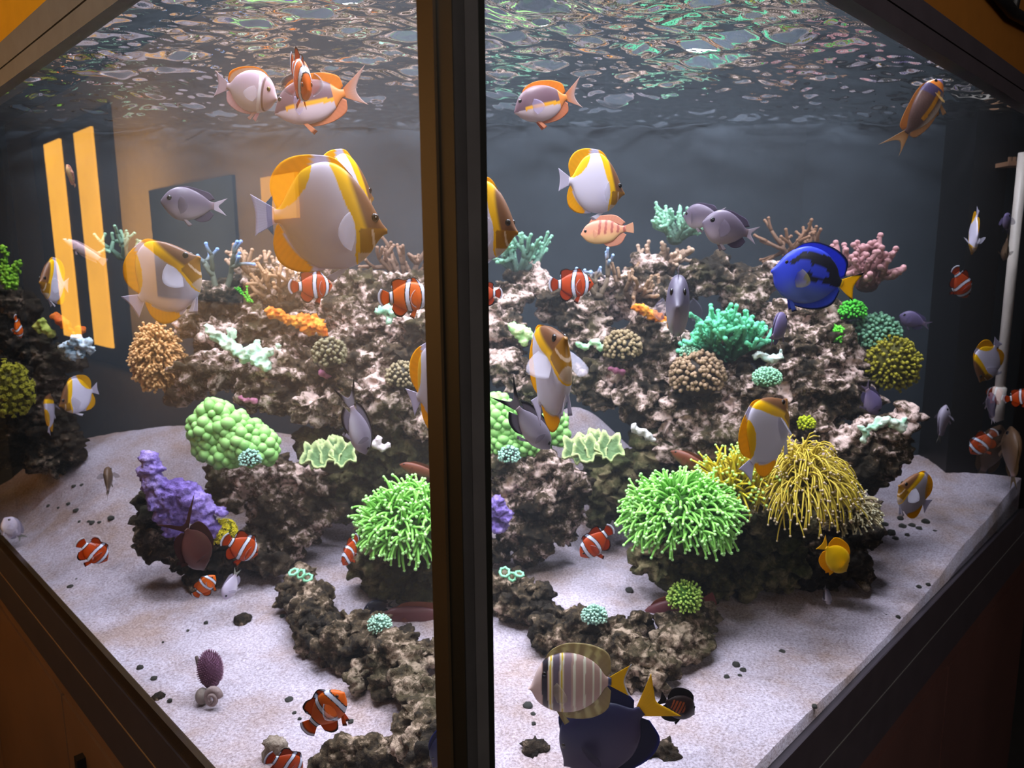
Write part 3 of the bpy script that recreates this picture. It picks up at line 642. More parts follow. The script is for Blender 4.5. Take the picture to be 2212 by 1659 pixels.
def dome(name, label, c, rad, n, kl, kr, ca, ct, seed=1, zmin=-0.5, star=False, cat='coral', core=None):
    """rounded head covered with short knobs or flower polyps"""
    rn = np.random.default_rng(seed); b = MB(); c = np.array(c); rad = np.array(rad); V1, F1 = ICO[2 if kr > 0.006 else 1]
    V0, F0 = ICO[3]; b.add(V0 * rad * 0.9 + c, F0, lin(core or ca) * 0.8)
    for d in fib(n, zmin):
        d = d + rn.normal(0, 0.07, 3); d /= np.linalg.norm(d); p0 = c + d * rad * 0.85; nn = d / rad; nn /= np.linalg.norm(nn); ln = kl * rn.uniform(0.4, 1.25); p1 = p0 + nn * ln + rn.normal(0, kl * 0.12, 3)
        V, Fc = tube_vf([p0, (p0 + p1) / 2, p1], [kr * 0.8, kr * 0.75, kr * 0.8], 5); t = np.repeat([0, 0.35, 0.8], 5); cc = mixc(lin(ca), lin(ct), t); b.add(V, Fc, np.vstack([cc, cc[:1], cc[-1:]]))
        if star:
            x, y, z = basis(nn)
            for k in range(7):
                w = 2 * PI * k / 7; q = p1 + (x * math.cos(w) + y * math.sin(w)) * kr * 1.5 + z * kr * 0.7; b.add(*tube_vf([p1, q], [kr * 0.45, kr * 0.3], 4), lin(ct))
        else: b.add(V1 * kr * rn.uniform(0.9, 1.4) + p1, F1, lin(ct) * rn.uniform(0.8, 1.05))
    return tag(b.top(name, 'coral_flesh'), label, cat)
def rings(name, label, pts, y, R, r, ca, cc_, seed=1, tilt=(0, -0.6, 0.8)):
    """button polyps: each a fat ring around a mouth"""
    rn = np.random.default_rng(seed); b = MB()
    for q in pts:
        p = at(q[0], q[1], q[2] if len(q) > 2 else y); n = np.array(tilt) + rn.normal(0, 0.3, 3); x, yy, z = basis(n); k = 14; s = rn.uniform(0.85, 1.15)
        P = [p + (x * math.cos(2 * PI * i / k) + yy * math.sin(2 * PI * i / k)) * R * s * (1 + 0.12 * math.sin(3 * i)) for i in range(k + 1)]
        V, Fc = tube_vf(P, [r] * (k + 1), 7); b.add(V, Fc, lin(ca) * rn.uniform(0.85, 1.05))
        Vd, Fd = ICO[2]; b.add((Vd * np.array((R * 0.9, R * 0.9, R * 0.3))) @ np.array([x, yy, z]) + p - z * r * 0.4, Fd, lin(cc_))
    return tag(b.top(name, 'tentacle_flesh'), label, 'coral')
def chalice(name, label, px, py, y, R, ca, ce, lobes=5, seed=1):
    """ruffled plate coral with raised rims round its hollows"""
    rn = np.random.default_rng(seed); b = MB(); c = at(px, py, y)
    for l in range(lobes):
        a = 2 * PI * l / lobes + 0.4; o = c + np.array((math.cos(a) * R * 0.95, math.sin(a) * R * 0.45 - R * 0.2, R * 0.12 * math.sin(l * 2.1))) if l else c + (0, -R * 0.3, R * 0.2)
        nr, na = 8, 40; s = np.linspace(0, 1, nr); th = np.linspace(0, 2 * PI, na, endpoint=False); S, TH = np.meshgrid(s, th, indexing='ij')
        rr = R * 0.66 * S * (1 + 0.16 * np.sin(5 * TH + l) + 0.08 * np.sin(11 * TH)); zz_ = R * (0.26 * S ** 2 + 0.12 * S ** 2 * np.sin(7 * TH + l * 2))
        V = np.stack([o[0] + rr * np.cos(TH), o[1] + rr * np.sin(TH) * 0.8, o[2] + zz_ + 0.75 * rr * np.sin(TH)], -1).reshape(-1, 3)
        V2 = V - np.array((0, 0, R * 0.1)); Fc = [(i * na + j, i * na + (j + 1) % na, (i + 1) * na + (j + 1) % na, (i + 1) * na + j) for i in range(nr - 1) for j in range(na)]
        m_ = nr * na; F2 = [tuple(x + m_ for x in f[::-1]) for f in Fc] + [((nr - 1) * na + j, (nr - 1) * na + (j + 1) % na, (nr - 1) * na + (j + 1) % na + m_, (nr - 1) * na + j + m_) for j in range(na)]
        cc = mixc(lin(ca), lin(ce), sstep(0.72, 0.95, S).reshape(-1)); b.add(np.vstack([V, V2]), Fc + F2, np.vstack([cc, cc * 0.6]))
    b.add(ICO[2][0] * np.array((R * 0.8, R * 0.5, R * 0.5)) + c - (0, 0, R * 0.4), ICO[2][1], lin((70, 70, 44)))
    return tag(b.top(name, 'coral_flesh'), label, 'coral')
def sprig(name, label, px, py, y, hpx, seed, ca, ct, lean=0.0, n=5):
    """upright bushy seaweed with crowded leaflets"""
    rn = np.random.default_rng(seed); b = MB(); p = at(px, py, y); h = px_r(hpx, y)
    for s in range(n):
        q = p + np.array((rn.normal(0, h * 0.06), rn.normal(0, h * 0.06), 0)); v = np.array((lean + rn.normal(0, 0.15), rn.normal(0, 0.15), 1.0)); P = [q + v * h * t + np.array((math.sin(t * 4 + s) * h * 0.05, 0, 0)) for t in np.linspace(0, rn.uniform(0.5, 1), 9)]
        b.add(*tube_vf(P, [h * 0.03] * 9, 5), lin(ca))
        for P_ in P[1:]:
            for _ in range(4): d = rn.normal(size=3); d /= np.linalg.norm(d); b.add(ICO[1][0] * h * 0.045 * np.array(rn.uniform(0.6, 1.3, 3)) + P_ + d * h * 0.06, ICO[1][1], mixc(lin(ca), lin(ct), rn.random()))
    return tag(b.top(name, 'coral_flesh'), label, 'seaweed')

G_A, G_B, G_T = (92, 150, 58), (160, 236, 108), (190, 250, 156)
# left pane
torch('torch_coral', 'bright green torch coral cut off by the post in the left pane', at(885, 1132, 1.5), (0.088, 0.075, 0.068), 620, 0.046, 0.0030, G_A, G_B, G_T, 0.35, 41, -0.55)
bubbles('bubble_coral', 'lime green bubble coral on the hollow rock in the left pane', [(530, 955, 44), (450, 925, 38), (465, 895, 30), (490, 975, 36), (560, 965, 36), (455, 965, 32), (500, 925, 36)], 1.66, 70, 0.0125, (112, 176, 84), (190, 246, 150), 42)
torch('flower_coral', 'tan shaggy flower coral ball hanging off the left side of the reef', at(340, 774, 1.9), (0.056, 0.05, 0.082), 700, 0.022, 0.0030, (140, 92, 52), (216, 160, 96), (232, 184, 124), 0.4, 43, zmin=-0.9, foot=0.5, ball=1.3)
crust('plate_coral', 'pale mint plate coral with a scalloped edge on the left reef', 'coral',
      [(452, 712, 14), (470, 728, 16), (490, 740, 16), (502, 718, 12), (510, 755, 18), (530, 768, 18), (548, 755, 16), (560, 778, 20), (575, 790, 16), (555, 740, 10), (585, 760, 10), (602, 750, 8), (500, 745, 14), (570, 765, 14)], 1.78, None, 44, voxel=0.004, amp=0.004, squash=(1, 1, 0.6), cols=((190, 246, 212), (244, 255, 228)))
crust('zoanthid_colony', 'orange polyp colony along the ridge in the left pane', 'coral', [(585, 675, 12), (605, 680, 13), (622, 690, 12), (640, 692, 14), (655, 695, 17), (672, 700, 17), (665, 712, 15), (690, 705, 13), (700, 718, 10), (650, 685, 10)], 1.84, None, 45, voxel=0.0035, amp=0.006, scale=0.016, cols=((224, 104, 12), (255, 176, 60)))
rings('zoanthid_polyps', 'three mint ringed polyps on the tip of the left rubble ridge', [(634, 1236), (650, 1240), (664, 1248)], 1.5, 0.0088, 0.003, (150, 226, 178), (96, 84, 60), 46)
dome('coral_head', 'small mint coral head on the left rubble ridge', at(820, 1350, 1.31), (0.021, 0.02, 0.017), 120, 0.004, 0.0022, (96, 140, 120), (190, 232, 206), 47)
dome('coral_head', 'little mint polyp cluster beside the left bubble coral', at(540, 992, 1.6), (0.02, 0.02, 0.016), 90, 0.006, 0.0028, (58, 66, 60), (176, 226, 204), 48)
chalice('chalice_coral', 'ruffled green chalice coral below the grey fish in the left pane', 720, 985, 1.68, 0.046, (92, 124, 76), (190, 206, 140), 5, 49)
branching('branching_coral', 'blue-tipped staghorn coral rising on the left reef', at(478, 630, 1.96), 0.125, 0.35, 2, 0.0085, (104, 112, 96), (150, 190, 255), 50, 3, 1.2, tp=9)
branching('branching_coral', 'tan bushy staghorn coral behind the largest butterflyfish', at(545, 620, 2.1), 0.12, 0.9, 5, 0.010, (96, 78, 60), (206, 170, 140), 51, 3, 0.6)
branching('branching_coral', 'brown spread staghorn thicket in the middle of the left reef', at(610, 660, 1.95), 0.12, 1.0, 6, 0.0085, (84, 66, 46), (178, 140, 104), 52, 3, 0.7)
branching('branching_coral', 'brown staghorn branches next to the post in the left pane', at(870, 620, 2.1), 0.13, 0.9, 6, 0.009, (92, 72, 58), (150, 118, 96), 53, 3, 0.7)
branching('branching_coral', 'mint staghorn coral against the back panel in the left pane', at(268, 555, 2.25), 0.085, 1.1, 4, 0.0085, (96, 130, 110), (176, 226, 190), 54, 3, 0.45)
dome('bush_coral', 'dark brown bush coral below the orange polyps in the left pane', at(712, 765, 1.74), (0.036, 0.034, 0.036), 150, 0.008, 0.0042, (48, 46, 34), (140, 132, 100), 55)
dome('bush_coral', 'small brown bush coral by the post in the left pane', at(870, 815, 1.78), (0.04, 0.034, 0.034), 140, 0.008, 0.004, (62, 58, 44), (160, 146, 112), 56)
crust('plate_coral', 'pale mint patch of coral beside the post in the left pane', 'coral', [(830, 668, 12), (850, 672, 14), (842, 690, 10), (815, 672, 8)], 1.84, None, 57, cols=((130, 214, 176), (214, 255, 224)))
sprig('seaweed', 'neon green weed sprig left of the orange polyps', 540, 655, 1.86, 36, 58, (60, 170, 40), (120, 240, 60), -0.4, 4)
sprig('seaweed', 'tall green weed sprig at the far left edge', 25, 625, 2.1, 100, 59, (96, 150, 30), (160, 220, 60), 0.0, 5)
dome('flower_coral', 'olive yellow flower coral draped down the far left rock', at(18, 845, 2.05), (0.055, 0.045, 0.075), 260, 0.018, 0.004, (110, 104, 30), (186, 182, 56), 60, -0.9, star=True)
crust('plate_coral', 'blue-white plate coral on the left rock below the orange sponge', 'coral', [(145, 748, 12), (165, 735, 13), (185, 742, 13), (195, 755, 10), (150, 762, 11), (175, 765, 11), (160, 775, 8), (138, 752, 8)], 2.0, None, 61, cols=((180, 214, 232), (232, 246, 255)))
crust('sponge', 'orange sponge on top of the far left rock', 'sponge', [(118, 682, 9), (130, 692, 11), (142, 702, 11), (150, 712, 8), (165, 725, 10), (175, 712, 10)], 2.03, None, 62, amp=0.003, cols=((214, 92, 20), (240, 140, 50)))
crust('plate_coral', 'yellow-green plate coral beside the orange sponge on the left', 'coral', [(80, 705, 10), (92, 695, 11), (100, 712, 10), (108, 722, 9), (85, 715, 8)], 2.04, None, 63, amp=0.004, squash=(1, 1, 0.6), cols=((150, 170, 60), (206, 214, 110)))
dome('flower_coral', 'small yellow flower coral behind the clownfish on the left sand', at(482, 1150, 1.6), (0.026, 0.022, 0.02), 90, 0.009, 0.0036, (96, 120, 20), (222, 206, 40), 64, star=True)
crust('sponge', 'pink sponge above the left bubble coral', 'sponge', [(535, 862, 10), (550, 866, 9), (522, 860, 7)], 1.78, None, 65, amp=0.002, cols=((170, 100, 130), (214, 140, 170)))
crust('sponge', 'mauve sponge under the middle of the left reef', 'sponge', [(695, 806, 9), (712, 812, 10), (726, 806, 8)], 1.78, None, 66, amp=0.002, cols=((130, 76, 100), (170, 100, 130)))
crust('shell', 'white shell lodged in the reef beside the diving grey fish', 'shell', [(812, 960, 11), (826, 968, 10), (838, 962, 7), (818, 948, 7)], 1.68, None, 67, amp=0.002, cols=((216, 200, 204), (240, 228, 232)))
# right pane
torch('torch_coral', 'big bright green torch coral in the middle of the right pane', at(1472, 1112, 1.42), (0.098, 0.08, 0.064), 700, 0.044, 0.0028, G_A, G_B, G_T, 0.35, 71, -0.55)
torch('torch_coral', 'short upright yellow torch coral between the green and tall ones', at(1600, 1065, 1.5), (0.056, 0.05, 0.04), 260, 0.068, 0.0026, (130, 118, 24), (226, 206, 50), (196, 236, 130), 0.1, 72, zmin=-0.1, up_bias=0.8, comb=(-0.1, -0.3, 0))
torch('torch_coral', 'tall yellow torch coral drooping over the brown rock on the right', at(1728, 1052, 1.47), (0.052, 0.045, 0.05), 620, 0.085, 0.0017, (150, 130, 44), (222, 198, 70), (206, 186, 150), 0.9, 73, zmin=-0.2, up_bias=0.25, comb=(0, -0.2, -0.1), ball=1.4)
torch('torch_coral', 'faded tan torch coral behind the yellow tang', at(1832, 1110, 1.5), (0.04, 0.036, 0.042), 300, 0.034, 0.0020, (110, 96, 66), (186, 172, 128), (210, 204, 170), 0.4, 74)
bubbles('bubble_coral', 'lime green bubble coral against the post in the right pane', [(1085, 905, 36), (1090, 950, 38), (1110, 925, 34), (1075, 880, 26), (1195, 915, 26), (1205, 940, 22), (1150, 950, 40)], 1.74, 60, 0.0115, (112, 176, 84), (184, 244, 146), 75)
branching('staghorn_coral', 'thick mint green staghorn bush on top of the right reef', at(1572, 772, 1.82), 0.13, 1.25, 26, 0.0095, (14, 56, 42), (120, 232, 176), 76, 3, 0.55, knob=1.0, tipball=1.1)
branching('branching_coral', 'mint staghorn coral left of the grey damselfish pair', at(1458, 520, 2.1), 0.105, 1.0, 9, 0.0085, (86, 110, 92), (170, 236, 196), 77, 3, 0.5, knob=0.6)
branching('branching_coral', 'pale mint staghorn coral beside the brown fish head at the post', at(1120, 590, 2.1), 0.12, 1.0, 9, 0.009, (80, 100, 90), (150, 214, 178), 78, 3, 0.6, knob=0.5)
branching('branching_coral', 'pink knobbly finger coral at the top right end of the reef', at(1872, 618, 1.95), 0.115, 1.0, 9, 0.0115, (104, 60, 56), (196, 146, 146), 79, 3, 0.6, knob=0.8, tipball=1.15)
branching('branching_coral', 'brown antler coral behind the blue tang', at(1720, 580, 2.1), 0.14, 1.3, 6, 0.0085, (86, 62, 44), (150, 112, 84), 80, 3, 0.35)
branching('branching_coral', 'blue-tipped staghorn coral under the pink striped fish', at(1290, 640, 2.0), 0.11, 0.7, 3, 0.0075, (120, 104, 84), (170, 206, 255), 81, 3, 0.8, tp=9)
branching('branching_coral', 'dim brown staghorn thicket left of the head-on grey fish', at(1370, 660, 1.98), 0.10, 1.0, 7, 0.0085, (78, 58, 44), (166, 134, 104), 82, 3, 0.6)
branching('branching_coral', 'sandy brown staghorn coral along the crest of the right reef', at(1440, 590, 2.1), 0.09, 1.0, 7, 0.010, (110, 86, 66), (206, 176, 150), 83, 3, 0.6)
dome('bush_coral', 'dark brown bush coral left of centre in the right pane', at(1345, 750, 1.82), (0.042, 0.038, 0.038), 170, 0.009, 0.0045, (52, 48, 36), (170, 150, 112), 84)
dome('bush_coral', 'large brown cauliflower coral below the mint staghorn bush', at(1506, 812, 1.76), (0.062, 0.05, 0.056), 260, 0.010, 0.005, (58, 48, 36), (176, 148, 116), 85)
dome('brain_coral', 'small mint dome coral above the slanting butterflyfish', at(1657, 816, 1.68), (0.034, 0.03, 0.024), 240, 0.003, 0.0024, (80, 130, 100), (170, 232, 190), 86)
dome('brain_coral', 'little mint dome beside the cauliflower coral', at(1488, 762, 1.78), (0.022, 0.02, 0.018), 130, 0.003, 0.0024, (76, 120, 96), (160, 220, 180), 87)
dome('flower_coral', 'teal green domed flower coral right of the blue tang', at(1890, 722, 1.92), (0.062, 0.05, 0.05), 300, 0.010, 0.0042, (60, 100, 78), (130, 188, 150), 88)
dome('flower_coral', 'olive yellow flower coral ball at the right end of the reef', at(1928, 786, 1.86), (0.062, 0.052, 0.066), 380, 0.013, 0.0038, (92, 88, 22), (176, 168, 48), 89, -0.95)
dome('flower_coral', 'neon green polyp tuft under the tail of the blue tang', at(1842, 672, 1.9), (0.03, 0.026, 0.024), 140, 0.007, 0.0034, (30, 120, 30), (96, 226, 70), 90)
dome('flower_coral', 'small neon green polyp patch below the blue tang', at(1804, 726, 1.86), (0.022, 0.02, 0.024), 110, 0.006, 0.0032, (40, 130, 30), (120, 240, 70), 91)
dome('flower_coral', 'tiny yellow-green polyp tuft right of the slanting butterflyfish', at(1742, 916, 1.68), (0.016, 0.014, 0.016), 70, 0.005, 0.003, (90, 120, 10), (206, 222, 40), 92)
dome('flower_coral', 'yellow-green anemone-like polyp ball on the right rubble ridge', at(1480, 1290, 1.36), (0.028, 0.026, 0.026), 220, 0.009, 0.0022, (80, 130, 40), (196, 236, 110), 93, -0.7)
crust('plate_coral', 'glowing mint coral rim on the craggy right outcrop', 'coral', [(1862, 925, 9), (1872, 938, 9), (1866, 950, 8), (1885, 922, 9), (1900, 912, 12), (1915, 908, 12), (1930, 915, 12), (1945, 918, 11), (1955, 910, 9), (1948, 928, 9)], 1.61, None, 94, amp=0.004, cols=((170, 236, 196), (240, 255, 232)))
crust('plate_coral', 'white and mint coral crumbs below the dim violet fish', 'coral', [(1640, 765, 8), (1655, 772, 10), (1670, 775, 11), (1685, 770, 8), (1688, 760, 6), (1630, 770, 6)], 1.78, None, 95, amp=0.005, cols=((190, 230, 214), (244, 250, 240)))
crust('plate_coral', 'pale yellow-green plate coral left of the upright butterflyfish', 'coral', [(1108, 708, 11), (1124, 714, 13), (1140, 720, 12), (1132, 736, 12), (1150, 728, 8), (1118, 724, 8)], 1.84, None, 96, amp=0.004, cols=((170, 236, 150), (236, 255, 190)))
crust('plate_coral', 'pale mint plate coral right of the upright butterflyfish', 'coral', [(1250, 744, 8), (1264, 750, 9), (1280, 740, 9), (1292, 738, 9), (1298, 752, 8)], 1.84, None, 97, amp=0.004, cols=((150, 226, 170), (226, 255, 210)))
crust('zoanthid_colony', 'orange polyp colony beside the head-on grey fish', 'coral', [(1376, 664, 10), (1392, 672, 12), (1408, 680, 12), (1424, 688, 12), (1436, 698, 10)], 1.86, None, 98, voxel=0.0035, amp=0.006, scale=0.016, cols=((230, 116, 16), (255, 180, 60)))
rings('zoanthid_polyps', 'three mint ringed polyps on the right rubble ridge beside the post', [(1090, 1236), (1106, 1246), (1122, 1240)], 1.5, 0.0088, 0.003, (150, 226, 178), (96, 84, 60), 99)
dome('coral_head', 'small mint coral head in the middle of the right rubble ridge', at(1284, 1330, 1.33), (0.024, 0.02, 0.018), 140, 0.004, 0.0022, (92, 136, 120), (186, 230, 206), 100)
dome('coral_head', 'small mint speckled polyp cluster above the block beside the post', at(1100, 985, 1.66), (0.022, 0.02, 0.02), 90, 0.006, 0.0028, (58, 66, 60), (176, 226, 204), 101)
chalice('chalice_coral', 'ruffled green chalice coral left of centre in the right pane', 1285, 972, 1.62, 0.046, (88, 118, 70), (186, 200, 136), 5, 102)
crust('sponge', 'mauve sponge under the dark bush coral in the right pane', 'sponge', [(1330, 800, 9), (1345, 804, 9), (1318, 797, 6)], 1.8, None, 103, amp=0.002, cols=((130, 76, 100), (180, 106, 136)))
crust('shell', 'pale clam shell lying on the reef ledge in the right pane', 'shell', [(1370, 925, 12), (1386, 932, 13), (1400, 942, 11), (1410, 950, 8)], 1.7, None, 104, amp=0.002, squash=(1, 1, 0.7), cols=((206, 206, 200), (236, 234, 230)))
# coiled shell with a bristly purple crust on the left sand
gp = ground(455, 1522); s_ = gp[1] / F
e = tag(empty('sea_shell', gp), 'purple bristly shell with a pale coil standing on the left sand', 'shell')
b = MB(); V0, F0 = ICO[3]; ax = np.array((-0.12, 0.1, 1.0)); cshell = gp + np.array((-6 * s_, 0.02, 72 * s_))
n = perm_noise(V0 * 3, 4)[:, None]; b.add(V0 * (1 + 0.12 * n) * np.array((27 * s_, 24 * s_, 46 * s_)) + cshell, F0, lin((112, 74, 98)))
for d in fib(420, -0.6): b.add(*tube_vf([cshell + d * np.array((26, 23, 45)) * s_, cshell + d * np.array((31, 28, 51)) * s_ + (0, 0, 2 * s_)], [1.1 * s_, 0.5 * s_], 4), lin((150, 108, 132)))
b.part('bristly_crust', e, 'coral_flesh')
b = MB(); P = []; R = []
for k in range(40):
    t = k / 39; a = t * 4.2 * PI; q = (17 * (1 - t) + 2) * s_; P.append(gp + np.array((14 * s_ + q * math.cos(a) * 0.8, -0.012 - 0.012 * t, 30 * s_ + q * math.sin(a) * 1.15))); R.append((7.5 * (1 - t) + 1.6) * s_)
b.add(*tube_vf(P, R, 10), lin((150, 132, 128))); b.part('coil', e, 'coral_flesh', label='pale spiral coil')
b = MB(); b.add(*tube_vf([gp + np.array((-30 * s_, 0.02, 58 * s_)), gp + np.array((-32 * s_, 0.02, 85 * s_)), gp + np.array((-36 * s_, 0.02, 108 * s_))], [4 * s_, 5 * s_, 4 * s_], 8), lin((110, 96, 92))); b.add(V0 * np.array((16, 16, 20)) * s_ + gp + (-18 * s_, 0.0, 22 * s_), F0, lin((140, 128, 118))); b.part('foot', e, 'coral_flesh')
# pebbles on the sand
PB = []
for k in range(4):
    V0, F0 = ICO[2]; n = perm_noise(V0 * 1.6 + 9 * k, k)[:, None]; me = new_mesh('pebble', V0 * (1 + 0.55 * n) * np.array((1, 0.9, 0.7)), F0, 'pebble_dark'); PB.append(me)
def pebbles(L, label, group):
    for i, (x, y, r) in enumerate(L):
        g = ground(x, y); o = bpy.data.objects.new('pebble', PB[i % 4]); COL.objects.link(o); q = px_r(r, g[1]); o.location = (g[0], g[1], g[2] + Z0 + q * 0.35); o.scale = (q, q, q * (0.8 + 0.5 * ((i * 7) % 5) / 5)); o.rotation_euler = (0, 0, i * 1.7); tag(o, label, 'pebble', group)
pebbles([(160, 1052, 6), (177, 1049, 5), (105, 1095, 5), (127, 1098, 4), (148, 1090, 5), (165, 1105, 8), (240, 1122, 8), (200, 1132, 7), (193, 1128, 5), (172, 1128, 4), (215, 1130, 5)], 'small dark pebble on the left sand beyond the leftmost clownfish', 'pebbles on the far left sand')
pebbles([(152, 1270, 8), (165, 1252, 3), (302, 1445, 8), (333, 1468, 8), (367, 1515, 6), (406, 1363, 4), (352, 1388, 3), (445, 1347, 5)], 'small dark pebble on the front left sand near the glass', 'pebbles on the front left sand')
pebbles([(625, 1515, 11), (636, 1542, 6), (647, 1555, 5), (758, 1560, 7), (610, 1333, 6), (632, 1328, 4)], 'dark pebble on the sand beside the largest clownfish', 'pebbles by the largest clownfish')
pebbles([(1912, 1135, 8), (1945, 1122, 8), (1925, 1155, 10), (1905, 1148, 9), (1950, 1140, 9), (1970, 1138, 9), (1985, 1145, 8), (2000, 1130, 9), (2020, 1150, 6), (1960, 1158, 6), (1900, 1170, 6), (1935, 1165, 7)], 'dark pebble in the patch on the sand right of the tan torch coral', 'pebbles on the right sand')
pebbles([(1690, 1410, 8), (1570, 1465, 8), (1590, 1440, 10), (1605, 1450, 8), (1598, 1462, 6), (1985, 1270, 7), (2005, 1265, 6), (1940, 1335, 6), (1915, 1330, 4), (1760, 1528, 7), (1140, 1528, 13), (1152, 1545, 7), (1153, 1565, 6), (1360, 1278, 10)], 'dark pebble lying on the front right sand', 'pebbles on the front right sand')
for (x, y, r, lb) in ((525, 1342, 20, 'dark rounded stone half sunk in the sand above the purple shell'), (343, 1508, 14, 'jagged brown stone on the sand left of the purple shell')):
    g = ground(x, y); q = px_r(r, g[1]); V0, F0 = ICO[3]; n = perm_noise(V0 * 1.9 + x, 3)[:, None]; tag(top('stone', V0 * (1 + 0.6 * n) * np.array((q, q, q * 0.7)) + g + (0, 0, q * 0.2), F0, 'dark_rock'), lb, 'stone')
# ------------------------------------------------------------------ fish (nose towards +X, body length 1, tail base at x = -0.5)
def curve(pts, x):
    p = np.array(pts, float); xs, zs = p[:, 0], p[:, 1]; m = np.gradient(zs, xs); i = np.clip(np.searchsorted(xs, x) - 1, 0, len(xs) - 2)
    h = xs[i + 1] - xs[i]; t = np.clip((x - xs[i]) / h, 0, 1)
    return zs[i] * (2 * t**3 - 3 * t**2 + 1) + m[i] * h * (t**3 - 2 * t**2 + t) + zs[i + 1] * (3 * t**2 - 2 * t**3) + m[i + 1] * h * (t**3 - t**2)
def bend_xy(V, b):
    """swing the rear of the fish sideways"""
    V = V.copy(); t = np.clip(0.62 - V[:, 0] - 0.0, 0, None) ** 2
    V[:, 1] += b * t; return V
FINC = {}
class Fish:
    def __init__(s, top_, bot, wid, color, fins, eye, pec, pel, iris=(200, 190, 120), N=84, M=56):
        s.top, s.bot, s.wid, s.color, s.fins, s.eye, s.pec, s.pel, s.iris, s.N, s.M = top_, bot, wid, color, fins, eye, pec, pel, iris, N, M
        s.cache = {}
    def w_at(s, x, z):
        t, b = curve(s.top, np.array([x]))[0], curve(s.bot, np.array([x]))[0]; m, h = (t + b) / 2, (t - b) / 2
        return curve(s.wid, np.array([x]))[0] * max(0.02, 1 - min(0.98, ((z - m) / h) ** 2)) ** 0.41
    def body(s):
        x = np.concatenate([np.linspace(0, 0.94, s.N - 12, endpoint=False), 0.94 + 0.06 * np.sin(np.linspace(0, PI / 2, 12))]); t, b, w = curve(s.top, x), curve(s.bot, x), np.maximum(0.004, curve(s.wid, x))
        th = np.linspace(0, 2 * PI, s.M, endpoint=False); c, sn = np.cos(th), np.sin(th)
        X = np.repeat(x[:, None], s.M, 1); Z = ((t + b) / 2)[:, None] + ((t - b) / 2)[:, None] * c; Y = w[:, None] * np.sign(sn) * np.abs(sn) ** 0.82
        V = np.stack([X, Y, Z], -1).reshape(-1, 3); n, m = s.N, s.M
        Fc = [(i * m + j, (i + 1) * m + j, (i + 1) * m + (j + 1) % m, i * m + (j + 1) % m) for i in range(n - 1) for j in range(m)]
        V = np.vstack([V, [[0, 0, (t[0] + b[0]) / 2], [1.0, 0, (t[-1] + b[-1]) / 2]]]); a, e = len(V) - 2, len(V) - 1
        Fc += [(a, j, (j + 1) % m) for j in range(m)] + [(e, (n - 1) * m + (j + 1) % m, (n - 1) * m + j) for j in range(m)]
        return V, Fc, s.color(V[:, 0], V[:, 2], 0.0)
    def sheet(s, base, tip, col, n=26, m=9, th=0.007, wave=0.0014, side=None):
        """a fin between its foot line and its edge, a few millimetres thick, with rays"""
        base, tip = np.array(base, float), np.array(tip, float)
        def rs(p):
            if len(p) > 3:
                k = np.linspace(0, len(p) - 1, 60); ii = np.arange(len(p)); p = np.stack([curve(np.stack([ii, p[:, 0]], 1), k), curve(np.stack([ii, p[:, 1]], 1), k)], 1)
            d = np.r_[0, np.cumsum(np.linalg.norm(np.diff(p, axis=0), axis=1))]; u = np.linspace(0, d[-1], n); return np.stack([np.interp(u, d, p[:, 0]), np.interp(u, d, p[:, 1])], 1)
        B, T = rs(base), rs(tip); sgrid = np.linspace(0, 1, m)[:, None, None]; G = B[None] * (1 - sgrid) + T[None] * sgrid
        S = np.repeat(np.linspace(0, 1, m)[:, None], n, 1); K = np.repeat(np.arange(n)[None], m, 0)
        yw = wave * np.sin(K * PI) + wave * np.where(K % 2 == 0, 1, -1) * S; hw = th * (1 - 0.75 * S) / 2
        fr = np.stack([G[..., 0], yw + hw, G[..., 1]], -1).reshape(-1, 3); bk = np.stack([G[..., 0], yw - hw, G[..., 1]], -1).reshape(-1, 3)
        q = [(i * n + j, i * n + j + 1, (i + 1) * n + j + 1, (i + 1) * n + j) for i in range(m - 1) for j in range(n - 1)]; o = m * n
        Fc = q + [tuple(v + o for v in f[::-1]) for f in q]
        rim = [j for j in range(n)] + [i * n + n - 1 for i in range(1, m)] + [(m - 1) * n + j for j in range(n - 2, -1, -1)] + [i * n for i in range(m - 2, 0, -1)]
        Fc += [(rim[i], rim[i] + o, rim[(i + 1) % len(rim)] + o, rim[(i + 1) % len(rim)]) for i in range(len(rim))]
        V = np.vstack([fr, bk]); Sf = np.tile(S.reshape(-1), 2); Kf = np.tile(K.reshape(-1), 2)
        c = col(V[:, 0], V[:, 2], Sf) * (1 - 0.07 * (Kf % 2))[:, None]
        return V, Fc, c
    def meshes(s, bend, spread=0.0):
        key = (round(bend, 2), round(spread, 2))
        if key in s.cache: return s.cache[key]
        out = []
        def fin(V, b=bend): V = bend_xy(V, b); V[:, 0] -= 0.5; return V
        V, Fc, c = s.body(); root = new_mesh('fish_body', fin(V), Fc, 'fish_skin', c)
        for nm, base, tip, col in s.fins:
            V, Fc, c = s.sheet(base, tip, col); out.append((nm, new_mesh(nm, fin(V), Fc, 'fish_fin', c), None))
        ex, ez, er = s.eye; ey = s.w_at(ex, ez)
        V0, F0 = ICO[3]
        for sd in (1, -1):
            V = V0 * np.array((er, er * 0.5, er)); d = np.hypot(V[:, 0], V[:, 2]) / er; c = np.where((d < 0.62)[:, None], lin((8, 8, 10)), np.where((d < 0.9)[:, None], lin(s.iris), lin((30, 26, 24)))) 
            V = V + (ex, sd * ey * 0.93, ez); out.append(('eye', new_mesh('eye', fin(V), F0, 'wet_eye', c), None))
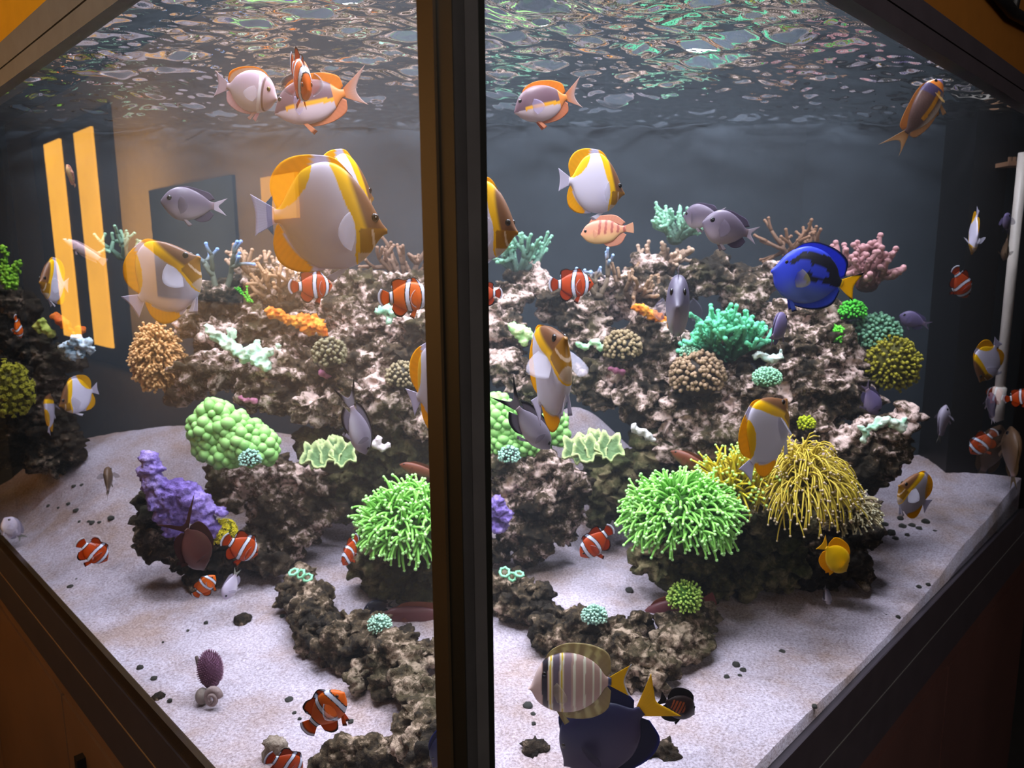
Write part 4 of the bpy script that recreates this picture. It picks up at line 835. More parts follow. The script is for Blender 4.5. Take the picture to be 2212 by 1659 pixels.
        for lst, nm, ang in ((s.pec, 'pectoral_fin', 0.75 + spread), (s.pel, 'pelvic_fin', 0.25)):
            if not lst: continue
            base, tip, col = lst
            for sd in (1, -1):
                V, Fc, c = s.sheet(base, tip, col, n=16, m=7); p0 = np.array(base).mean(0); y = s.w_at(p0[0], p0[1]) * (0.97 if nm[1] == 'e' and nm[2] == 'c' else 0.6)
                if nm == 'pectoral_fin':
                    dx = V[:, 0] - p0[0]; V[:, 1] = V[:, 1] + y - dx * math.sin(ang); V[:, 0] = p0[0] + dx * math.cos(ang)
                else:
                    dz = V[:, 2] - p0[1]; V[:, 1] = V[:, 1] + y - dz * math.sin(ang); V[:, 2] = p0[1] + dz * math.cos(ang)
                V[:, 1] *= sd
                if sd < 0: Fc = [f[::-1] for f in Fc]
                out.append((nm, new_mesh(nm, fin(V), Fc, 'clear_fin' if nm == 'pectoral_fin' else 'fish_fin', c), None))
        s.cache[key] = (root, out); return s.cache[key]
def fish(sp, name, px, py, y, lpx, yaw, pitch, roll, label, bend=0.0, spread=0.0, cat='fish', group=None):
    """yaw 0 faces right in view, 90 away, 180 left, -90 towards the viewer; pitch lifts the nose"""
    root, parts = SPECIES[sp].meshes(bend, spread); p = at(px, py, y); L = px_r(lpx, y); az = math.atan2(p[0], p[1])
    o = bpy.data.objects.new(name, root); COL.objects.link(o)
    R = Matrix.Rotation(math.radians(yaw) - az, 3, 'Z') @ Matrix.Rotation(-math.radians(pitch), 3, 'Y') @ Matrix.Rotation(math.radians(roll), 3, 'X')
    o.matrix_world = Matrix.Translation((p[0], p[1], p[2] + Z0)) @ R.to_4x4() @ Matrix.Diagonal((L, L, L, 1))
    tag(o, label, cat, group or {'butterflyfish': 'yellow and white butterflyfish', 'clownfish': 'orange clownfish', 'damselfish': 'grey damselfish'}.get(name))
    for nm, me, lab in parts:
        c = bpy.data.objects.new(nm, me); COL.objects.link(c); c.parent = o
    return o
SPECIES = {}
def fan(x, z, w, L, tall=.8, tilt=-.12):
    a = np.linspace(1.25, -1.25, 9); return [(x, z + w), (x, z - w)], [(x - L * math.cos(k) * (1 - .12 * abs(k)) , z + L * tall * math.sin(k) + tilt * L * math.cos(k)) for k in a]
def const(*rgb): return lambda x, z, s: np.repeat(lin(rgb)[None], len(x), 0)
def edged(rgb, edge, e0=0.8, e1=0.92, edge2=None):
    def f(x, z, s):
        c = mixc(lin(rgb), lin(edge), sstep(e0, e1, s))
        return c if edge2 is None else mixc(c, lin(edge2), sstep(e1 + 0.02, e1 + 0.05, s))
    return f
def grad(a, b): return lambda x, z, s: mixc(lin(a), lin(b), s)

# pyramid-backed yellow and white butterflyfish
WHT, YEL, BRN = lin((228, 222, 242)), lin((255, 196, 0)), lin((116, 76, 46))
def bf_col(x, z, s):
    c = np.repeat(WHT[None], len(x), 0)
    wob = 0.006 * np.sin(z * 14)
    front = inpoly(x + wob, z, [(0.485, 0.7), (0.50, 0.44), (0.56, 0.28), (0.63, 0.10), (0.68, -0.02), (0.705, -0.2), (0.70, -0.36), (0.71, -0.5), (1.2, -0.5), (1.2, 0.7)])
    c[front] = YEL
    head = inpoly(x, z, [(0.66, 0.55), (0.74, 0.25), (0.80, 0.05), (0.80, -0.10), (1.2, -0.10), (1.2, 0.6)])
    low = inpoly(x, z, [(0.745, -0.6), (0.735, -0.12), (0.80, -0.11), (1.2, -0.11), (1.2, -0.6)])
    t = sstep(0.0, 0.06, (x - (0.735 - 0.30 * z)))
    c = np.where(front[:, None], mixc(c, BRN, t), c)
    c = np.where((front & low)[:, None], mixc(c, lin((150, 102, 18)), 0.9 * np.ones(len(x))), c)
    st = (np.abs(x - 0.865 + 0.10 * (z + 0.2)) < 0.012) & (z < -0.12) & (z > -0.30); c[st] = lin((210, 180, 150))
    rear = inpoly(x + wob, z, [(-0.2, 0.8), (0.40, 0.8), (0.335, 0.40), (0.28, 0.24), (0.19, 0.12), (0.08, 0.055), (-0.2, 0.055)])
    c[rear] = YEL
    anal = inpoly(x, z, [(-0.2, -0.05), (0.04, -0.075), (0.10, -0.22), (0.18, -0.33), (0.30, -0.445), (0.36, -0.7), (-0.2, -0.7)])
    c[anal] = YEL
    belly = front & (x - 0.72 > 0) & (z < -0.33); c[belly] = mixc(c[belly], lin((214, 190, 170)), 0.8 * np.ones(belly.sum()))
    return c
bf_top = [(0, .055), (.05, .075), (.12, .20), (.22, .36), (.33, .44), (.45, .475), (.56, .46), (.66, .39), (.76, .28), (.84, .16), (.90, .05), (.95, -.05), (1.0, -.115)]
bf_bot = [(0, -.055), (.05, -.075), (.12, -.22), (.22, -.36), (.34, -.45), (.48, -.475), (.62, -.47), (.74, -.42), (.84, -.33), (.91, -.23), (.96, -.175), (1.0, -.155)]
bf_wid = [(0, .018), (.1, .03), (.3, .06), (.55, .085), (.75, .085), (.87, .062), (.95, .032), (1.0, .015)]
bf_fins = [('dorsal_fin', [(.03, .05), (.14, .20), (.28, .38), (.45, .45), (.62, .40), (.72, .31)], [(.015, .10), (-.02, .22), (-.005, .34), (.08, .46), (.22, .525), (.40, .535), (.56, .505), (.70, .36)], bf_col),
           ('anal_fin', [(.03, -.05), (.14, -.22), (.26, -.37), (.42, -.45)], [(.0, -.13), (-.02, -.26), (.02, -.40), (.12, -.475), (.24, -.50), (.42, -.485)], bf_col),
           ('tail_fin', [(.03, .055), (.02, 0), (.03, -.055)], [(-.19, .19), (-.165, .09), (-.155, 0), (-.16, -.09), (-.17, -.175)], const(226, 220, 238))]
SPECIES['butterfly'] = Fish(bf_top, bf_bot, bf_wid, bf_col, bf_fins, (.882, -.015, .041), (*fan(.70, -.13, .06, .23), const(224, 220, 236)), ([(.64, -.46), (.58, -.47)], [(.48, -.60), (.42, -.55)], const(236, 232, 244)), iris=(40, 34, 30), N=150, M=112)

# clownfish
def cf_col(base, bars=(0.79, 0.47, 0.06)):
    o = lin(base)
    def f(x, z, s):
        c = np.repeat(o[None], len(x), 0); c = mixc(c, o * 0.78, sstep(0.05, 0.3, z)); wv = 0.05 * np.sin(z * 7)
        for k, (xc, hw, bl) in enumerate(((bars[0], .040, .06), (bars[1], .042, -.05), (bars[2], .030, 0))):
            d = np.abs(x - xc - bl * (1 - (z / .3) ** 2) + (0.04 if k == 0 else 0)); c[d < hw + .020] = lin((24, 16, 14)); c[d < hw] = lin((222, 228, 246))
        return c
    return f
def cf(base, fin_edge=(20, 14, 14)):
    col = cf_col(base); e = edged(base, fin_edge, .74, .84, (232, 232, 240))
    def dcol(x, z, s): c = col(x, z, s); k = sstep(.80, .86, s); return mixc(c, lin(fin_edge), k)
    t = [(0, .085), (.08, .10), (.22, .17), (.4, .235), (.58, .255), (.74, .225), (.86, .16), (.94, .085), (1, .01)]
    b = [(0, -.085), (.08, -.10), (.22, -.18), (.4, -.245), (.58, -.26), (.74, -.23), (.86, -.165), (.94, -.09), (1, -.02)]
    w = [(0, .03), (.1, .045), (.35, .095), (.6, .125), (.78, .115), (.9, .08), (1, .02)]
    k_ = 1.3; t = [(p, q * k_) for p, q in t]; b = [(p, q * k_) for p, q in b]; zs = lambda L: [(p, q * k_) for p, q in L]
    fins = [('dorsal_fin', [(.10, .09), (.25, .17), (.45, .23), (.62, .24), (.74, .21)], [(.06, .20), (.10, .30), (.24, .335), (.38, .30), (.50, .325), (.64, .33), (.75, .25)], dcol),
            ('anal_fin', [(.10, -.09), (.25, -.18), (.40, -.235)], [(.06, -.22), (.14, -.33), (.28, -.36), (.42, -.26)], edged(base, fin_edge, .78, .88)),
            ('tail_fin', [(.03, .08), (.02, 0), (.03, -.08)], [(-.17, .16), (-.235, .08), (-.25, 0), (-.235, -.08), (-.17, -.16)], edged(base, fin_edge, .68, .8, (226, 226, 236)))]
    fins = [(n_, zs(b_), zs(t_), c_) for n_, b_, t_, c_ in fins]
    return Fish(t, b, w, col, fins, (.885, .06, .042), (*fan(.66, -.04, .06, .27), e), ([(.64, -.31), (.56, -.32)], [(.55, -.54), (.46, -.48)], edged(base, fin_edge, .75, .88)), iris=(190, 90, 20), N=90, M=52)
SPECIES['clown'] = cf((220, 98, 8)); SPECIES['maroon_clown'] = cf((188, 66, 14))

# grey damselfish
def dm_col(a, b):
    return lambda x, z, s: mixc(mixc(lin(a), lin(b), sstep(0.05, -0.32, z)), lin((150, 120, 120)), 0.5 * sstep(.12, 0, x))
def dm(a, b, tail, fin):
    t = [(0, .07), (.06, .075), (.2, .16), (.4, .25), (.6, .285), (.76, .25), (.88, .17), (.95, .09), (1, .02)]
    bt = [(0, -.07), (.06, -.075), (.2, -.17), (.4, -.27), (.6, -.31), (.76, -.275), (.88, -.18), (.95, -.10), (1, -.03)]
    w = [(0, .02), (.1, .035), (.35, .095), (.6, .135), (.78, .125), (.9, .08), (1, .02)]
    t = [(p, q * 1.12) for p, q in t]; bt = [(p, q * 1.12) for p, q in bt]
    fins = [('dorsal_fin', [(.10, .09), (.3, .21), (.55, .275), (.76, .24)], [(-.02, .13), (.08, .25), (.26, .30), (.5, .345), (.70, .31), (.78, .25)], const(*fin)),
            ('anal_fin', [(.10, -.09), (.25, -.19), (.42, -.27)], [(.0, -.17), (.10, -.30), (.26, -.345), (.42, -.29)], const(*fin)),
            ('tail_fin', [(.03, .065), (.02, 0), (.03, -.065)], [(-.27, .19), (-.17, .09), (-.09, 0), (-.17, -.09), (-.25, -.17)], const(*tail))]
    return Fish(t, bt, w, dm_col(a, b), fins, (.845, .075, .052), (*fan(.70, -.04, .05, .23), const(*a)), ([(.62, -.29), (.55, -.30)], [(.48, -.46), (.42, -.42)], const(*b)), iris=(26, 22, 30), N=64, M=44)
SPECIES['damsel'] = dm((104, 92, 108), (176, 160, 166), (212, 200, 210), (104, 92, 116))
SPECIES['violet_damsel'] = dm((104, 92, 130), (126, 112, 140), (140, 124, 150), (100, 90, 128))
SPECIES['pale_damsel'] = dm((196, 186, 206), (220, 212, 224), (170, 170, 160), (190, 180, 200))
SPECIES['dark_damsel'] = dm((30, 32, 50), (44, 46, 62), (50, 50, 60), (26, 28, 44))
SPECIES['brown_damsel'] = dm((92, 70, 52), (120, 96, 74), (120, 100, 70), (96, 72, 40))

# lyre-tailed grey fish with black fin edges
def ly():
    a = (120, 112, 126); bcol = dm_col(a, (206, 200, 208)); ed = edged((128, 120, 132), (18, 16, 20), .55, .8)
    t = [(0, .05), (.08, .06), (.25, .14), (.45, .195), (.62, .205), (.78, .175), (.9, .11), (1, .01)]; bt = [(0, -.05), (.08, -.06), (.25, -.15), (.45, -.215), (.62, -.225), (.78, -.19), (.9, -.12), (1, -.02)]
    w = [(0, .02), (.1, .035), (.35, .085), (.6, .115), (.78, .105), (.9, .07), (1, .018)]
    def tc(x, z, s): return mixc(lin((140, 132, 140)), lin((16, 14, 18)), sstep(.06, .13, np.abs(z)) )
    fins = [('dorsal_fin', [(.12, .07), (.3, .15), (.6, .20), (.74, .18)], [(-.06, .12), (.10, .22), (.4, .27), (.66, .25), (.76, .19)], ed), ('anal_fin', [(.12, -.07), (.28, -.16), (.44, -.21)], [(-.06, -.16), (.10, -.27), (.30, -.29), (.45, -.23)], ed),
            ('tail_fin', [(.03, .05), (.02, 0), (.03, -.05)], [(-.58, .30), (-.30, .13), (-.17, 0), (-.30, -.13), (-.52, -.27)], tc)]
    return Fish(t, bt, w, bcol, fins, (.88, .04, .036), (*fan(.72, -.04, .04, .22, .6), const(*a)), ([(.64, -.21), (.58, -.215)], [(.46, -.34), (.42, -.29)], const(170, 160, 170)), iris=(30, 28, 32), N=64, M=44)
SPECIES['lyretail'] = ly()

# tangs and surgeonfish share an oval frame
def tang(col, dc, ac, tc, h=1.0, snout=0.0, eye=(.86, .12, .032), fin=1.0, tail=None, pecc=None, iris=(40, 30, 24), wd=1.0):
    t = [(0, .05), (.05, .06), (.16, .15 * h), (.32, .235 * h), (.5, .27 * h), (.66, .26 * h), (.80, .20 * h), (.90, .11 * h - snout * .03), (.96, .02 - snout * .05), (1, -.05 - snout * .03)]
    b = [(0, -.05), (.05, -.06), (.16, -.16 * h), (.32, -.25 * h), (.5, -.285 * h), (.66, -.275 * h), (.80, -.23 * h), (.90, -.165 * h), (.96, -.115), (1, -.085)]
    w = [(0, .02), (.08, .03), (.3, .075 * wd), (.55, .105 * wd), (.76, .10 * wd), (.9, .06 * wd), (1, .018)]
    f = fin; T = lambda x: float(curve(t, np.array([x]))[0]); B = lambda x: float(curve(b, np.array([x]))[0])
    fins = [('dorsal_fin', [(x, T(x) - .02) for x in (.06, .2, .35, .5, .65, .78)], [(.0, T(.06) + .05 * f), (.03, T(.16) + .12 * f), (.18, T(.28) + .13 * f), (.36, T(.4) + .12 * f), (.55, T(.56) + .10 * f), (.72, T(.72) + .06 * f), (.80, T(.8))], dc),
            ('anal_fin', [(x, B(x) + .02) for x in (.06, .18, .32, .48, .60)], [(.0, B(.06) - .05 * f), (.03, B(.16) - .11 * f), (.18, B(.28) - .12 * f), (.36, B(.4) - .10 * f), (.56, B(.56) - .06 * f), (.63, B(.63))], ac),
            ('tail_fin', [(.03, .05), (.02, 0), (.03, -.05)], tail or [(-.24, .22), (-.19, .10), (-.165, 0), (-.19, -.10), (-.23, -.20)], tc)]
    return Fish(t, b, w, col, fins, eye, (*fan(.70, -.05, .045, .22, .6), pecc or const(120, 110, 110)), ([(.66, B(.66) + .02), (.60, B(.60) + .02)], [(.56, B(.6) - .14), (.50, B(.55) - .10)], ac), iris=iris, N=96, M=60)
def bt_col(x, z, s):
    c = np.repeat(lin((52, 72, 214))[None], len(x), 0); c = mixc(c, lin((92, 112, 176)), 0.85 * sstep(-.02, -.24, z) * sstep(.95, .6, x))
    band = inpoly(x, z, [(-.02, .10), (.06, .12), (.30, .30), (.52, .32), (.70, .28), (.80, .16), (.84, .10), (.78, .09), (.70, .18), (.58, .20), (.52, .10), (.60, -.04), (.52, -.10), (.36, -.04), (.16, -.06), (-.02, -.07)])
    isl = inpoly(x, z, [(.22, .06), (.34, .15), (.50, .17), (.54, .08), (.46, .0), (.34, .0)])
    c[band & ~isl] = lin((22, 24, 40)); c[x < .03] = lin((250, 200, 20)); return c
def bt_tail(x, z, s): return mixc(lin((250, 206, 20)), lin((14, 14, 26)), sstep(.02, .05, np.abs(z) - .06 + .10 * x * 1.0 * 0 - .07 * s))
SPECIES['blue_tang'] = tang(bt_col, edged((54, 76, 224), (10, 10, 30), .80, .9), edged((70, 96, 200), (10, 10, 40), .80, .9), bt_tail, 1.38, 0, (.86, .10, .026), .7, pecc=grad((40, 50, 150), (150, 140, 60)))
yy = lambda x, z, s: mixc(lin((252, 196, 6)), lin((236, 190, 30)), sstep(.1, -.2, z))
SPECIES['yellow_tang'] = tang(yy, const(250, 190, 4), const(250, 186, 4), const(252, 206, 40), 1.15, 1.2, (.84, .10, .03), 1.25, pecc=const(246, 200, 60))
def sf_col(x, z, s):
    c = np.repeat(lin((196, 164, 152))[None], len(x), 0); cv = x + .10 * z * z
    for xc, hw, k in ((.735, .024, 1), (.60, .022, 1), (.45, .016, 0), (.33, .015, 0), (.22, .012, 0), (.13, .012, 0)):
        d = np.abs(cv - xc); c[d < hw] = lin((238, 236, 214)); 
        if k: c[d < hw * .4] = lin((226, 196, 60))
    c[(cv > .765) & (cv < .83)] = lin((44, 40, 48)); c[(cv > .63) & (cv < .705)] = lin((104, 92, 106)); c[(cv > .49) & (cv < .57)] = lin((160, 136, 140)); c[cv > .84] = lin((226, 200, 194))
    c[x < .035] = lin((60, 64, 96)); c = mixc(c, lin((196, 176, 150)), 0.35 * sstep(-.15, -.4, z)); return c
def sf_fin(x, z, s):
    c = np.repeat(lin((178, 160, 132))[None], len(x), 0)
    for xc in (.72, .58, .44, .30, .17): c[np.abs(x + .25 * (np.abs(z) - .3) - xc) < .028] = lin((220, 212, 170))
    return mixc(c, lin((196, 178, 110)), .4 * s)
SPECIES['sailfin'] = tang(sf_col, sf_fin, sf_fin, edged((230, 190, 24), (210, 220, 250), .9, .96), 1.38, 1.3, (.80, .14, .03), 1.15, pecc=const(190, 176, 150))
dk = lambda x, z, s: mixc(lin((22, 22, 52)), lin((44, 32, 58)), sstep(.2, -.2, z))
SPECIES['dark_tang'] = tang(dk, edged((24, 24, 64), (30, 40, 140), .85, .95), edged((22, 22, 50), (30, 40, 140), .85, .95), const(226, 184, 20), 1.25, .6, (.84, .12, .028), 1.1, pecc=const(30, 26, 50), tail=[(-.30, .26), (-.22, .11), (-.17, 0), (-.22, -.11), (-.28, -.24)])
def em_col(x, z, s):
    c = np.repeat(lin((92, 66, 74))[None], len(x), 0); c[(z < -.07)] = lin((186, 168, 172)); c[(z > -.085) & (z < -.03) & (x < .82)] = lin((214, 150, 24)); c[(x < .16)] = lin((196, 116, 48)); c = mixc(c, lin((150, 112, 108)), .7 * sstep(.18, .3, z)); return c
SPECIES['ember_surgeon'] = tang(em_col, const(222, 132, 26), const(206, 130, 90), grad((206, 122, 50), (190, 160, 150)), 1.05, 0, (.87, .09, .034), .6, pecc=const(190, 180, 220), iris=(60, 50, 40), tail=[(-.36, .30), (-.22, .12), (-.16, 0), (-.20, -.12), (-.28, -.22)])
def pl_col(x, z, s):
    c = mixc(lin((196, 174, 190)), lin((222, 212, 222)), sstep(.15, -.2, z)); b = np.abs(x + .5 * (z) ** 2 - .735); c[b < .024] = lin((238, 234, 242)); c[(x > .765) & (x < .80)] = lin((120, 92, 92)); c = np.where((x > .80)[:, None], mixc(c, lin((186, 150, 150)), .7 * np.ones(len(x))), c); return c
SPECIES['pale_surgeon'] = tang(pl_col, edged((226, 190, 160), (240, 150, 20), .6, .8), const(232, 200, 204), const(214, 196, 204), 1.22, 0, (.87, .06, .040), .5, pecc=const(222, 208, 216), iris=(170, 140, 70), wd=1.25)
gt = lambda x, z, s: mixc(lin((96, 90, 108)), lin((172, 164, 172)), sstep(.02, -.26, z))
SPECIES['grey_tang'] = tang(gt, const(90, 82, 110), const(140, 130, 150), const(130, 120, 140), 1.2, .2, (.86, .10, .042), .9, pecc=const(130, 126, 146), iris=(24, 22, 28), wd=1.15)
SPECIES['maroon_tang'] = tang(lambda x, z, s: mixc(lin((70, 36, 32)), lin((84, 44, 36)), sstep(.1, -.2, z)), const(64, 32, 30), const(64, 32, 30), const(74, 40, 38), 1.05, .3, fin=.9, pecc=const(70, 40, 36), tail=[(-.52, .46), (-.30, .22), (-.10, 0), (-.30, -.22), (-.50, -.44)])
def cm_col(x, z, s):
    c = np.repeat(lin((34, 18, 18))[None], len(x), 0); m = inpoly(x, z, [(.18, .12), (.5, .16), (.62, -.05), (.45, -.18), (.2, -.1)]); st = (np.sin(x * 70) > -.2); c[m & st] = lin((150, 72, 30)); return c
SPECIES['comet'] = tang(cm_col, const(24, 14, 16), const(24, 14, 16), const(28, 18, 18), 1.15, .4, fin=1.5, pecc=const(60, 34, 24))
def an_col(x, z, s):
    c = np.repeat(lin((92, 66, 60))[None], len(x), 0); c[x > .62] = lin((74, 62, 92)); c = np.where((x > .80)[:, None], lin((226, 128, 40)), c); c[(x > .92)] = lin((120, 108, 150)); c[(z < -.02) & (z > -.10) & (x > .25) & (x < .75)] = lin((196, 132, 28)); c = mixc(c, lin((196, 176, 160)), sstep(-.08, -.2, z) * sstep(.85, .7, x)); sc = (np.sin(x * 110) * np.sin((z + .5 * x) * 120) > .5); c[sc & (x < .8)] *= 1.25; return c
SPECIES['angelfish'] = tang(an_col, const(196, 136, 70), const(190, 150, 110), grad((180, 132, 70), (206, 176, 140)), .92, 0, (.885, .07, .034), .5, pecc=const(206, 160, 80), iris=(20, 14, 12), tail=[(-.34, .26), (-.20, .12), (-.14, 0), (-.20, -.12), (-.30, -.20)])

# wrasses and the pink striped fish
def longf(col, dc, tc, h=1.0, eye=(.90, .04, .024)):
    t = [(0, .065), (.1, .08), (.3, .12 * h), (.55, .145 * h), (.75, .13 * h), (.9, .08 * h), (1, .0)]; b = [(0, -.065), (.1, -.08), (.3, -.125 * h), (.55, -.15 * h), (.75, -.135 * h), (.9, -.085 * h), (1, -.02)]
    w = [(0, .02), (.1, .03), (.35, .065), (.6, .085), (.8, .075), (1, .015)]
    fins = [('dorsal_fin', [(.08, .07), (.3, .11 * h), (.6, .135 * h), (.78, .12 * h)], [(.0, .14), (.2, .18 * h), (.5, .20 * h), (.7, .18 * h), (.8, .125 * h)], dc), ('anal_fin', [(.08, -.07), (.3, -.12 * h), (.5, -.14 * h)], [(.0, -.13), (.15, -.18 * h), (.4, -.20 * h), (.52, -.15 * h)], dc), ('tail_fin', [(.03, .06), (.02, 0), (.03, -.06)], [(-.16, .12), (-.17, .06), (-.17, 0), (-.17, -.06), (-.16, -.12)], tc)]
    return Fish(t, b, w, col, fins, eye, (*fan(.72, -.02, .035, .16, .6), dc), ([(.64, -.13 * h), (.60, -.13 * h)], [(.54, -.22), (.50, -.19)], dc), iris=(60, 40, 30), N=64, M=40)
SPECIES['maroon_wrasse'] = longf(lambda x, z, s: mixc(lin((104, 56, 60)), lin((196, 160, 164)), sstep(-.02, -.12, z)), const(150, 84, 60), const(150, 80, 76), 1.15)
SPECIES['red_wrasse'] = longf(lambda x, z, s: mixc(lin((112, 58, 36)), lin((120, 92, 62)), sstep(0, -.1, z)), const(110, 60, 36), const(110, 60, 40))
SPECIES['slender_wrasse'] = longf(lambda x, z, s: mixc(lin((206, 176, 180)), lin((226, 210, 214)), sstep(0, -.1, z)), const(206, 180, 186), const(200, 180, 190), .8)
def pk_col(x, z, s):
    c = mixc(lin((226, 150, 120)), lin((232, 190, 130)), sstep(.1, -.2, z)); m = (np.sin(x * 46 + z * 8) > .35) & (z > -.06) & (x < .62); c[m] = lin((176, 98, 84)); return c
SPECIES['striped_pink'] = longf(pk_col, const(232, 170, 140), const(236, 186, 150), 1.75, (.88, .05, .036))

B = lambda *a, **k: fish('butterfly', 'butterflyfish', *a, **k)
CL = lambda *a, **k: fish('clown', 'clownfish', *a, **k)
MC = lambda *a, **k: fish('maroon_clown', 'clownfish', *a, **k)
D = lambda *a, **k: fish('damsel', 'damselfish', *a, **k)
# left pane
B(716, 467, .85, 232, 4, 0, 0, 'largest butterflyfish, broadside, white with two yellow saddles, left of the post', bend=.06)
B(752, 418, 1.02, 170, 52, 12, 4, 'butterflyfish half hidden behind the largest one')
B(362, 592, 1.28, 172, -38, 38, 0, 'butterflyfish tilted nose up above the tan flower coral ball', bend=-.1)
B(113, 606, 1.78, 96, -118, 12, 0, 'narrow head-on butterflyfish beside the reflected yellow strips')
B(163, 855, 1.98, 80, -148, -8, 0, 'small butterflyfish facing left just above the back sand')
B(952, 830, .88, 190, -52, 26, 0, 'butterflyfish tail and flank cut off by the left edge of the post')
B(106, 885, 2.04, 84, 80, 60, 0, 'dim butterflyfish in the shade of the far left rock')
fish('pale_surgeon', 'surgeonfish', 546, 196, 1.08, 122, -38, -12, 0, 'pale lilac surgeonfish just under the surface left of the clownfish', bend=-.1)
fish('ember_surgeon', 'surgeonfish', 668, 218, 1.2, 150, 168, -12, 0, 'brown and grey surgeonfish behind the topmost clownfish')
CL(650, 170, .98, 118, -74, -34, 6, 'topmost clownfish seen from the front with its fins spread', spread=.5)
D(406, 440, 1.22, 104, 186, 4, 0, 'grey damselfish facing left in open water of the left pane', bend=-.1)
MC(682, 618, 1.42, 76, 24, 0, 0, 'red clownfish right below the largest butterflyfish', bend=.2)
CL(886, 640, 1.05, 92, 6, 2, 0, 'clownfish facing right with its head against the post')
MC(206, 1194, 1.42, 66, 8, -48, 0, 'leftmost clownfish, nose down over the left sand')
MC(526, 1184, 1.3, 80, 24, -38, 0, 'clownfish in front of the dark slanting rock')
MC(754, 1194, 1.34, 66, -122, -34, 0, 'clownfish facing us left of the cut-off green torch coral')
CL(446, 1262, 1.42, 52, 4, 42, 0, 'smallest orange clownfish, nose up at the foot of the slanting rock')
CL(710, 1528, .97, 112, -22, 46, 0, 'largest clownfish, nose up over the front left sand', bend=-.15)
MC(622, 1652, .98, 84, 10, -38, 0, 'lowest clownfish, cut off by the bottom edge')
CL(40, 710, 1.9, 44, 70, -70, 0, 'tiny dim clownfish in front of the far left rock')
fish('lyretail', 'damselfish', 776, 930, 1.2, 116, 30, -76, 0, 'grey fish with a black-edged lyre tail, diving in the left pane', bend=.1)
fish('brown_damsel', 'damselfish', 233, 1035, 1.75, 66, 82, 40, 0, 'dark narrow fish with fins out on the left back sand', spread=.5)
fish('pale_damsel', 'damselfish', 26, 1138, 1.95, 56, 200, 62, 0, 'white fish by the lower left glass edge')
fish('slender_wrasse', 'wrasse', 176, 538, 2.0, 78, 186, 34, 0, 'slender pale fish across the reflected yellow strips')
fish('striped_pink', 'anthias', 152, 376, 1.95, 46, -110, 50, 0, 'tiny pinkish fish high by the reflected yellow strips')
fish('maroon_tang', 'tang', 424, 1185, 1.34, 120, 42, -66, 10, 'dark maroon tang, tail up, in front of the purple crust')
fish('pale_damsel', 'damselfish', 497, 1268, 1.5, 58, -150, -58, 0, 'silver and tan fish nosing the sand under the slanting rock')
fish('maroon_wrasse', 'wrasse', 905, 1336, 1.5, 180, 178, 6, 0, 'pinkish brown wrasse passing behind the left rubble ridge')
fish('dark_damsel', 'damselfish', 812, 1312, 1.52, 56, 190, 0, 0, 'dark blue fish peeking out over the left rubble ridge')
fish('dark_tang', 'tang', 968, 1610, .98, 120, 200, -40, 0, 'dark purple tang mostly hidden by the foot of the post')
fish('red_wrasse', 'wrasse', 905, 1016, 1.68, 90, 176, 20, 0, 'dim reddish fish above the cut-off green torch coral')
# right pane
fish('ember_surgeon', 'surgeonfish', 1168, 222, 1.1, 122, 200, -14, 0, 'purple-brown surgeonfish with orange stripes under the surface right of the post', bend=-.1)
fish('angelfish', 'angelfish', 2000, 226, 1.58, 124, 46, 62, 0, 'brown fish with an orange face rising to the surface at upper right', bend=.35)
B(1290, 396, 1.05, 128, 24, -3, 0, 'butterflyfish broadside in open water, upper right pane')
B(1047, 476, .86, 170, -36, -4, 0, 'brown butterflyfish head coming out from behind the post')
fish('striped_pink', 'hawkfish', 1303, 500, 1.3, 96, 174, -6, 0, 'pink striped fish facing left under the broadside butterflyfish')
MC(1243, 614, 1.3, 78, 8, 0, 0, 'red clownfish with three white bars above the right reef', bend=-.1)
B(1188, 792, .86, 232, -70, 52, 0, 'upright butterflyfish in the middle, facing us with fins spread', spread=.5)
fish('lyretail', 'damselfish', 1152, 925, 1.1, 128, 22, -52, 0, 'grey lyre-tailed fish diving behind the upright butterflyfish', bend=-.1)
fish('grey_tang', 'tang', 1464, 660, .98, 196, -90, 10, 0, 'grey fish facing us head-on in the right pane')
D(1568, 492, 1.22, 108, 206, 12, 0, 'grey damselfish facing left above the mint staghorn bush', bend=-.15)
D(1512, 466, 1.45, 78, 150, 0, 0, 'dim damselfish behind the head of the other grey one')
fish('blue_tang', 'tang', 1745, 594, 1.28, 158, 204, 14, -8, 'royal blue tang with a yellow tail on the right')
fish('violet_damsel', 'damselfish', 1682, 706, 1.5, 84, 72, 30, 0, 'dim violet fish right below the blue tang')
B(1657, 924, 1.16, 182, 60, 50, 0, 'butterflyfish slanting nose up over the yellow torch coral')
B(1973, 1062, 1.55, 104, -126, 38, 0, 'butterflyfish facing left over the right sand beside the reef')
B(2130, 784, 1.95, 84, -130, -58, 0, 'small butterflyfish nose down left of the white pipe')
B(2104, 506, 1.95, 82, 100, -70, 0, 'butterflyfish seen edge-on, nose down, high beside the white pipe')
MC(1282, 1176, 1.3, 80, 206, -36, 0, 'clownfish nose down between the two rocks of the right pane')
fish('yellow_tang', 'tang', 1808, 1206, 1.3, 92, 44, -42, 0, 'plain yellow tang over the right sand')
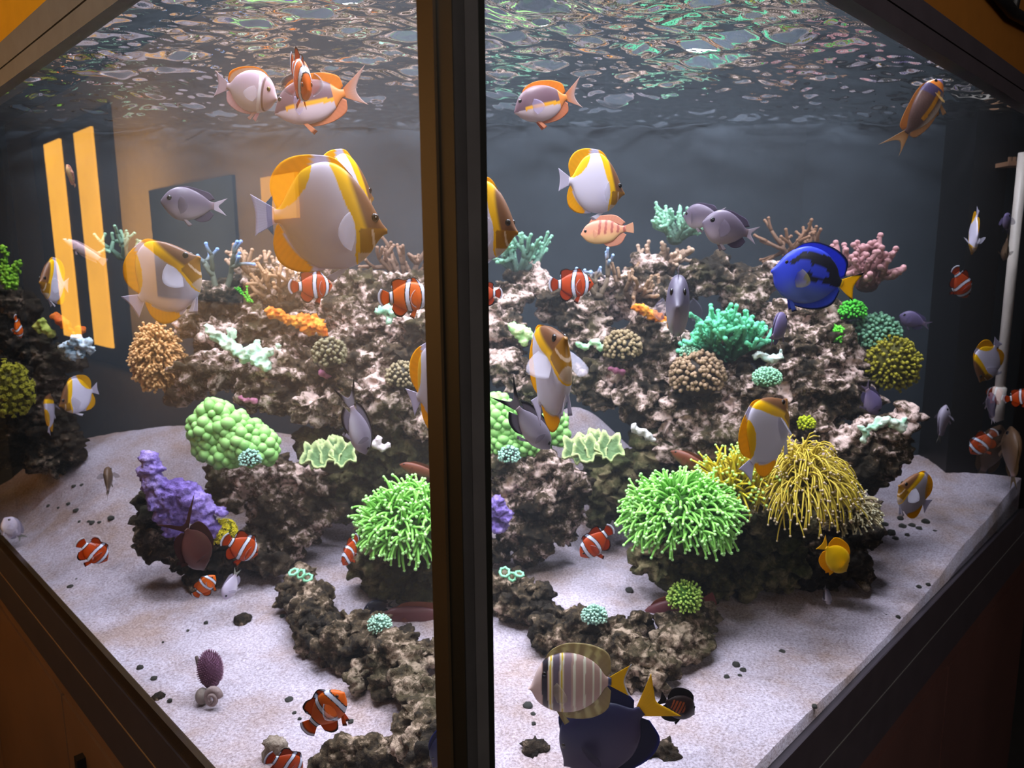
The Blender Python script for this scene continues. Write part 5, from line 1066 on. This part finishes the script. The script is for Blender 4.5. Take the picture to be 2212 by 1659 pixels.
fish('sailfin', 'tang', 1230, 1472, .95, 196, 184, 0, 0, 'striped sailfin tang with a yellow tail, low in the right pane')
fish('dark_tang', 'tang', 1296, 1588, 1.0, 246, 176, -38, 0, 'big dark blue tang with a yellow tail behind the sailfin tang')
fish('comet', 'tang', 1470, 1526, 1.04, 92, 30, -28, 0, 'small dark fish with an orange streaked flank right of the yellow tail')
fish('maroon_wrasse', 'wrasse', 1452, 1316, 1.52, 150, 184, -18, 0, 'brownish pink wrasse behind the yellow-green polyp ball')
fish('red_wrasse', 'wrasse', 1496, 1000, 1.56, 108, 172, 26, 0, 'dim reddish wrasse behind the big green torch coral')
MC(2078, 616, 1.9, 62, 46, -58, 0, 'clownfish in dark water left of the white pipe')
MC(2119, 960, 1.98, 58, 200, -50, 0, 'dim clownfish low in the right corner above the sand')
MC(2206, 858, 1.98, 46, 20, 10, 0, 'clownfish cut off by the right edge beside the pipe foot')
MC(1042, 634, 1.2, 58, 180, 0, 0, 'orange clownfish tail showing right beside the post')
fish('violet_damsel', 'damselfish', 1970, 690, 2.05, 52, 188, 20, 0, 'faint violet fish in open water right of the reef')
fish('pale_damsel', 'damselfish', 2037, 908, 1.95, 70, 70, 74, 0, 'pale lavender fish seen edge-on against the dark right corner')
fish('damsel', 'damselfish', 2142, 875, 2.02, 58, 110, 66, 0, 'dim grey fish edge-on left of the pipe foot')
fish('violet_damsel', 'damselfish', 2176, 480, 2.02, 52, -100, 30, 0, 'faint mauve fish high behind the white pipe')
fish('brown_damsel', 'damselfish', 2172, 540, 2.05, 50, 100, -66, 0, 'dim narrow fish below the faint mauve one behind the pipe')
fish('brown_damsel', 'damselfish', 2186, 975, 1.98, 112, 110, 70, 0, 'dark brown oval fish in the far right corner above the sand')
fish('violet_damsel', 'damselfish', 1884, 868, 1.78, 66, 40, -62, 0, 'dim lilac fish diving at the right end of the reef')
fish('lyretail', 'damselfish', 1788, 1290, 1.42, 48, 60, -60, 0, 'grey fish nosing the sand under the yellow tang')
